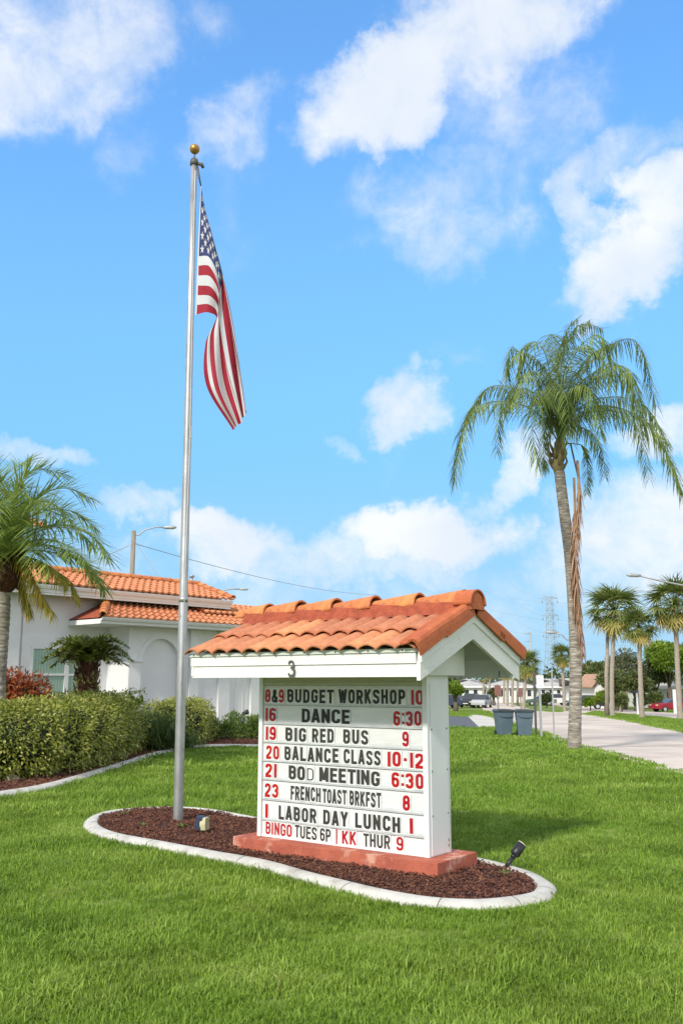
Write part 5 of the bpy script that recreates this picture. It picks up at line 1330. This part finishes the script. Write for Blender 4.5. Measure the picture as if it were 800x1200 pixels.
def sabal(xb, xt, yb, yc, rpx, Y, lab, nf=72, grp='cabbage palms along the road'):
    b0 = at(xb, yb, Y); z0 = zg(b0.x, Y); c_ = at(xt, yc, Y); sc = rpx/1108*Y/1.5
    r0 = empty('cabbage_palm', (b0.x, Y, z0), 0, lab, 'palm tree', grp)
    tipz = c_ - Vector((b0.x, Y, z0)); tipz.z -= .25*sc
    tr0 = resample(catmull([Vector((0,0,-.2)), Vector((tipz.x*.15, 0, tipz.z*.33)), Vector((tipz.x*.6, 0, tipz.z*.7)), tipz], 6), 30)
    MB().tube(tr0, [(.21-.05*i/29)*(1+.05*math.sin(i*2.1))*(1.15 if i < 2 else 1)*(1.25 if i > 25 else 1) for i in range(30)], 10).build('trunk', M['bark_sabal'], r0)
    rr_ = random.Random(int(xb*7+yb))
    for k in range(nf):
        dry = k < nf*.26; v = (k+.5)/nf; el_ = (-75+155*v); az_ = k*2.4+rr_.uniform(-.2,.2)
        me = (fans_d[k % 2] if dry else fans_g[k % 4]); o = put('fan_leaf', me, r0, tipz+Vector((0,0,.25*sc)))
        e_ = R(el_+rr_.uniform(-10,10)); s2 = sc*rr_.uniform(.8,1.1)*(.85 if abs(el_) > 60 else 1)
        o.rotation_euler = Euler((rr_.uniform(-.5,.5), -e_, az_), 'XYZ'); o.scale = (s2, s2, s2)
    return r0
for (xb, xt, _), yb, yc, rp_, Y, _x, lab in sabals: sabal(xb, xt, yb, yc, rp_, Y, lab)
b0 = at(711, 838, 81); r0 = empty('palm_stump', (b0.x, 81, zg(b0.x,81)), 0, 'narrow grey second trunk leaning beside the first cabbage palm', 'palm trunk')
MB().tube([(0,0,-.2),(.1,0,3.5),(.45,0,7.5)], [.2,.17,.13], 8).build('trunk', M['bark_sabal'], r0)
for k, (px, yt, yb, Y, rpx) in enumerate(((566,797,824,150,5),(573,795,824,150,5),(594,790,822,135,9),(600,786,823,130,9),(606,792,823,140,8),(590,793,822,150,6))):
    sabal(px, px+.5, yb, yt-2, rpx, Y, ['thin far palm above the parked vehicles, leftmost of the far group','thin far palm second from the left of the far group','far palm third from the left with pale trunk','tallest far palm in the middle of the far group','far palm just left of the cabbage palm above the bins','short far palm between the thin pair and the pale trunks'][k], 24, 'far palms down the road')
# ---------------------------------------------------------------- broadleaf trees
def tree(px, ytop, ybase, Y, wpx, m_, lab, n=9000, size=.35, grp=None, seed=1, name='tree', lobes=9, trunk_r=.25):
    b0 = at(px, ybase, Y); z0 = zg(b0.x, Y); zt_ = at(px, ytop, Y).z; hw = wpx/2/1108*Y; H_ = zt_-z0
    r0 = empty(name, (b0.x, Y, z0), 0, lab, 'tree' if name == 'tree' else 'bush', grp); r_ = random.Random(seed)
    blobs = []; lo = .28 if name == 'tree' else .05
    for k in range(lobes):
        an = k*2.4; f = math.sqrt((k+.3)/lobes); zz = H_*(lo+.30+ (1-lo-.42)*(1-f*f*.75)*r_.uniform(.55,1.05))
        rr_ = hw*r_.uniform(.36,.52); rz_ = min(rr_*r_.uniform(.6,.85), H_*.3)
        zz = min(zz, H_-rz_*.95)
        blobs.append((b0.x+math.cos(an)*f*hw*.66, Y+math.sin(an)*f*hw*.66, z0+zz, rr_, rr_, rz_))
    leafmass(r0, 'crown', m_, blobs, n, size, seed, shell=.75, wfac=.6)
    if name == 'tree':
        mb = MB(); fork = Vector((0,0,H_*.3)); mb.tube([(0,0,-.2),(.05,0,H_*.15),fork], [trunk_r*1.3,trunk_r,trunk_r*.8], 9)
        for b in blobs[:6]:
            e = Vector((b[0]-b0.x, b[1]-Y, b[2]-z0)); mb.tube([fork, fork.lerp(e,.5)+Vector((0,0,.2)), e], [trunk_r*.6,trunk_r*.35,.04], 6)
        mb.build('trunk', M['trunk'], r0)
    else:
        MB().tube([(0,0,-.1),(0,0,H_*.6)], .08, 6).build('stem', M['trunk'], r0)
    return r0
M['tree_bright'] = leafmat('bright_tree_leaf', (.06,.11,.015), (.20,.30,.03), (.34,.44,.06), .5, .5, .35)
M['tree_mid'] = leafmat('olive_tree_leaf', (.045,.07,.02), (.13,.165,.05), (.22,.25,.09), .5, .55, .3)
M['tree_dark'] = leafmat('dark_tree_leaf', (.02,.035,.012), (.07,.10,.03), (.12,.15,.05), .4, .55, .25)
M['tree_grey'] = leafmat('grey_green_leaf', (.08,.10,.05), (.19,.21,.11), (.28,.30,.17), .5, .55, .3)
tree(785, 744, 827, 120, 62, M['tree_bright'], 'bright green dense tree behind the right cabbage palm', 9000, .38, seed=3)
tree(812, 752, 827, 124, 70, M['tree_dark'], 'dark green shady tree at the right edge behind the red car', 7000, .4, seed=4)
tree(768, 775, 827, 122, 44, M['tree_dark'], 'dark tree low behind the bright green tree', 5000, .4, seed=5)
tree(732, 760, 829, 118, 52, M['tree_grey'], 'airy grey-green tree between the first two cabbage palms', 3200, .36, seed=6)
tree(722, 782, 828, 112, 46, M['tree_mid'], 'olive green rounded tree behind the first cabbage palm', 6000, .38, seed=7)
tree(745, 786, 829, 108, 40, M['tree_mid'], 'olive green bushy tree behind the second cabbage palm', 5200, .38, seed=8)
tree(700, 775, 826, 140, 52, M['tree_mid'], 'wide olive tree just right of the queen palm trunk', 5000, .45, seed=9)
tree(682, 787, 825, 150, 40, M['tree_dark'], 'dark low tree touching the right side of the queen palm trunk', 4000, .45, seed=10)
tree(533, 796, 820, 104, 20, M['tree_bright'], 'round green tree just right of the sign end post', 4200, .3, seed=11)
tree(578, 806, 821, 140, 16, M['tree_mid'], 'small tree in front of the white house down the road', 1500, .35, seed=12)
for k, (px, yt, yb, Y, w_, m_, lab) in enumerate(((708,806,826,104,26,'tree_bright','yellow-green palm-like bush before the terracotta roofed house'),(728,812,827,104,22,'tree_mid','round clipped bush between the first two cabbage palms'),(752,813,827,103,20,'tree_dark','dark shrub behind the blue street sign'),(768,811,827,116,24,'tree_mid','broad light green shrub left of the red car'),(640,812,824,125,16,'tree_dark','dark far shrub beside the white boat-like shape'),(691,816,824,112,14,'tree_bright','small yellow-green bush right of queen palm'))):
    tree(px, yt, yb, Y, w_, M[m_], lab, 1500, .28, 'shrubs along the far verge', 50+k, 'bush', 5)
# far wood reading as one mass
mb = MB(); r_ = random.Random(5)
for k in range(170):
    x = -90+k*1.75+r_.uniform(-2,2); Y = r_.uniform(190, 240); h = (11 if k % 7 else 14)*r_.uniform(.45,.8); z0 = zg(x, Y)
    for _ in range(150):
        d = Vector((r_.gauss(0,1), r_.gauss(0,1), r_.gauss(0,1))).normalized()*r_.uniform(.6,1.05)
        q = Vector((x+d.x*4.2, Y+d.y*4.2, z0+h*.5+d.z*h*.5)); leaflet(mb, q, Vector((r_.uniform(-1,1), r_.uniform(-1,1), r_.uniform(-.6,1))), 1.3, .8, .4, 2)
tag(mb.build('distant_wood', M['tree_mid'], fix=False), kind='stuff')

# ---------------------------------------------------------------- far houses
def far_house(px0, px1, yt, yb, Y, lab, roof='far_roof', gable=False, wins=3, rise=1.3, dep=8):
    a_, b2 = at(px0, yb, Y), at(px1, yb, Y); x0 = a_.x; wd_ = b2.x-a_.x; z0 = zg((a_.x+b2.x)/2, Y); h = 2.7
    r0 = empty('house', (x0, Y, z0), 0, lab, 'house', 'single-storey houses down the road')
    MB().box(0, wd_, 0, dep, -.3, h).build('wall', M['far_wall'], r0)
    if gable: MB().prism([(-.5,h-.05),(wd_/2,h+rise),(wd_+.5,h-.05),(wd_+.5,h+.1),(wd_/2,h+rise+.18),(-.5,h+.1)], 1, -.5, dep+.5).build('roof', M[roof], r0); MB().prism([(0,h),(wd_,h),(wd_/2,h+rise-.02)], 1, .02, .3).build('gable', M['far_wall'], r0)
    else:
        mb = MB(); e = .6; hip = min(dep/2, 4)
        mb.add([(-e,-e,h),(wd_+e,-e,h),(wd_+e,dep+e,h),(-e,dep+e,h),(hip,dep/2,h+rise),(wd_-hip,dep/2,h+rise)], [(0,1,5,4),(1,2,5),(2,3,4,5),(3,0,4),(0,3,2,1)]); mb.build('roof', M[roof], r0)
        MB().box(-e, wd_+e, -e-.02, -e, h-.22, h+.02).build('fascia', M['trim'], r0)
    for k in range(wins):
        x = wd_*(k+.5)/wins; ww = min(1.6, wd_/wins*.55)
        f_ = MB().box(x-ww/2, x+ww/2, -.04, -.001, 1.0, 2.2).build('window', M['trim'], r0)
        MB().box(x-ww/2+.08, x+ww/2-.08, -.06, -.042, 1.08, 2.12).build('pane', M['dark_glass'], f_)
    return r0
far_house(532, 572, 800, 820, 165, 'low white house behind the parked vehicles', wins=4)
h_ = far_house(574, 625, 800, 820, 160, 'long low white house with pale roof behind the far palms', wins=5)
MB().box(-.0, 2.6, -.05, -.002, 0, 2.2).build('garage_door', M['trim'], h_, (3,0,0))
far_house(632, 668, 806, 823, 158, 'white carport house seen between the bins and the queen palm', wins=4)
far_house(676, 694, 808, 824, 140, 'pale house with dark openings right of the queen palm trunk', wins=3)
far_house(697, 714, 805, 825, 124, 'white house with terracotta gable roof behind the first cabbage palm', 'far_tan', True, 1, 1.6)
far_house(757, 800, 806, 827, 128, 'white house partly hidden behind shrubs and the red car', wins=4)

# ---------------------------------------------------------------- vehicles
def car(px, Yc, heading, kind, paint, lab, name):
    xc = at(px, 800, Yc).x; r0 = empty(name, (xc, Yc, zg(xc, Yc)+.02), heading, lab, {'suv':'car','sedan':'car','pickup':'pickup truck'}[kind])
    P_ = {'sedan': ([(-2.2,.35),(-2.25,.75),(-2.1,.95),(-1.5,1.0),(.9,1.0),(2.0,.85),(2.25,.65),(2.25,.35)], [(-1.75,.98),(-1.05,1.42),(.15,1.45),(1.05,.98)], 1.75, .32),
      'suv': ([(-2.2,.4),(-2.25,.95),(-2.15,1.1),(1.1,1.1),(2.05,1.0),(2.25,.75),(2.25,.4)], [(-2.1,1.08),(-1.85,1.68),(.3,1.72),(1.2,1.08)], 1.85, .37),
      'pickup': ([(-2.7,.45),(-2.7,1.1),(1.3,1.1),(2.5,1.02),(2.7,.8),(2.7,.45)], [(-.55,1.08),(-.4,1.78),(.9,1.8),(1.6,1.08)], 1.9, .42)}[kind]
    body, cab, wd_, wr = P_; L0 = body[0][0]
    MB().prism([(x, z) for x, z in body], 1, -wd_/2, wd_/2).build('body', M['car_'+paint], r0, bevel=.06)
    mb = MB(); n = len(cab); k = .82
    vs = [(x, -wd_/2*(.98 if z < 1.2 else k), z) for x, z in cab]+[(x, wd_/2*(.98 if z < 1.2 else k), z) for x, z in cab]
    mb.add(vs, [tuple(range(n))[::-1], tuple(range(n,2*n))]+[(i,(i+1) % n,n+(i+1) % n,n+i) for i in range(n)]); mb.build('cabin', M['dark_glass'], r0, bevel=.03)
    rx0, rx1 = cab[1][0], cab[2][0]; rz = cab[1][1]
    MB().box(rx0+.02, rx1-.02, -wd_/2*k-.01, wd_/2*k+.01, rz-.03, rz+.05).build('roof', M['car_'+paint], r0, bevel=.02)
    for s_ in (-1, 1):
        for x in (rx0+.0, (rx0+rx1)/2): MB().tube([(x-.02, s_*wd_/2*.97, cab[0][1]),(x, s_*(wd_/2*k+.01), rz)], .045, 5).build('pillar', M['car_'+paint], r0)
        for x in (L0+.75, -L0-.85):
            w0 = MB().tube([(x, s_*(wd_/2-.2), wr),(x, s_*(wd_/2+.02), wr)], wr, 18).build('wheel', M['rubber'], r0)
            MB().tube([(x, s_*(wd_/2+.015), wr),(x, s_*(wd_/2+.035), wr)], wr*.6, 12).build('rim', M['car_silver'], w0)
        MB().box(-L0-.03-.05, -L0+.02+.0, s_*wd_*.28, s_*wd_*.46, .68, .82).build('headlight', M['lens'], r0)
        MB().box(L0-.06, L0+.06, s_*wd_*.28, s_*wd_*.47, .75, .92).build('tail_light', M['tail'], r0)
    MB().box(-L0-.05, -L0+.02, -.35, .35, .45, .6).build('number_plate', M['sign_white'], r0)
    MB().box(-L0-.1, -L0+.04, -wd_*.46, wd_*.46, .38, .5).build('bumper', M['black'], r0)
car(784, 103, R(195), 'sedan', 'red', 'dark red sedan parked on the verge at the right edge', 'parked_car')
car(563.5, 127, R(-112), 'suv', 'silver', 'pale grey SUV facing us on the far left kerb, right of the pair', 'parked_car')
car(552.5, 130, R(-118), 'pickup', 'black', 'dark pickup truck left beside the pale grey SUV', 'pickup_truck')
car(541, 138, R(-105), 'sedan', 'silver', 'silver sedan parked in front of the low white house', 'parked_car')
car(519, 124, R(185), 'suv', 'navy', 'dark blue SUV half hidden by the sign end post', 'parked_car')
car(650, 140, R(10), 'suv', 'white', 'white van-like car before the carport house left of queen palm', 'parked_car')
car(684, 120, R(170), 'suv', 'black', 'dark SUV in the drive just right of the queen palm trunk', 'parked_car')
car(632, 140, R(175), 'sedan', 'green', 'dark grey-green sedan seen past the white street sign', 'parked_car')
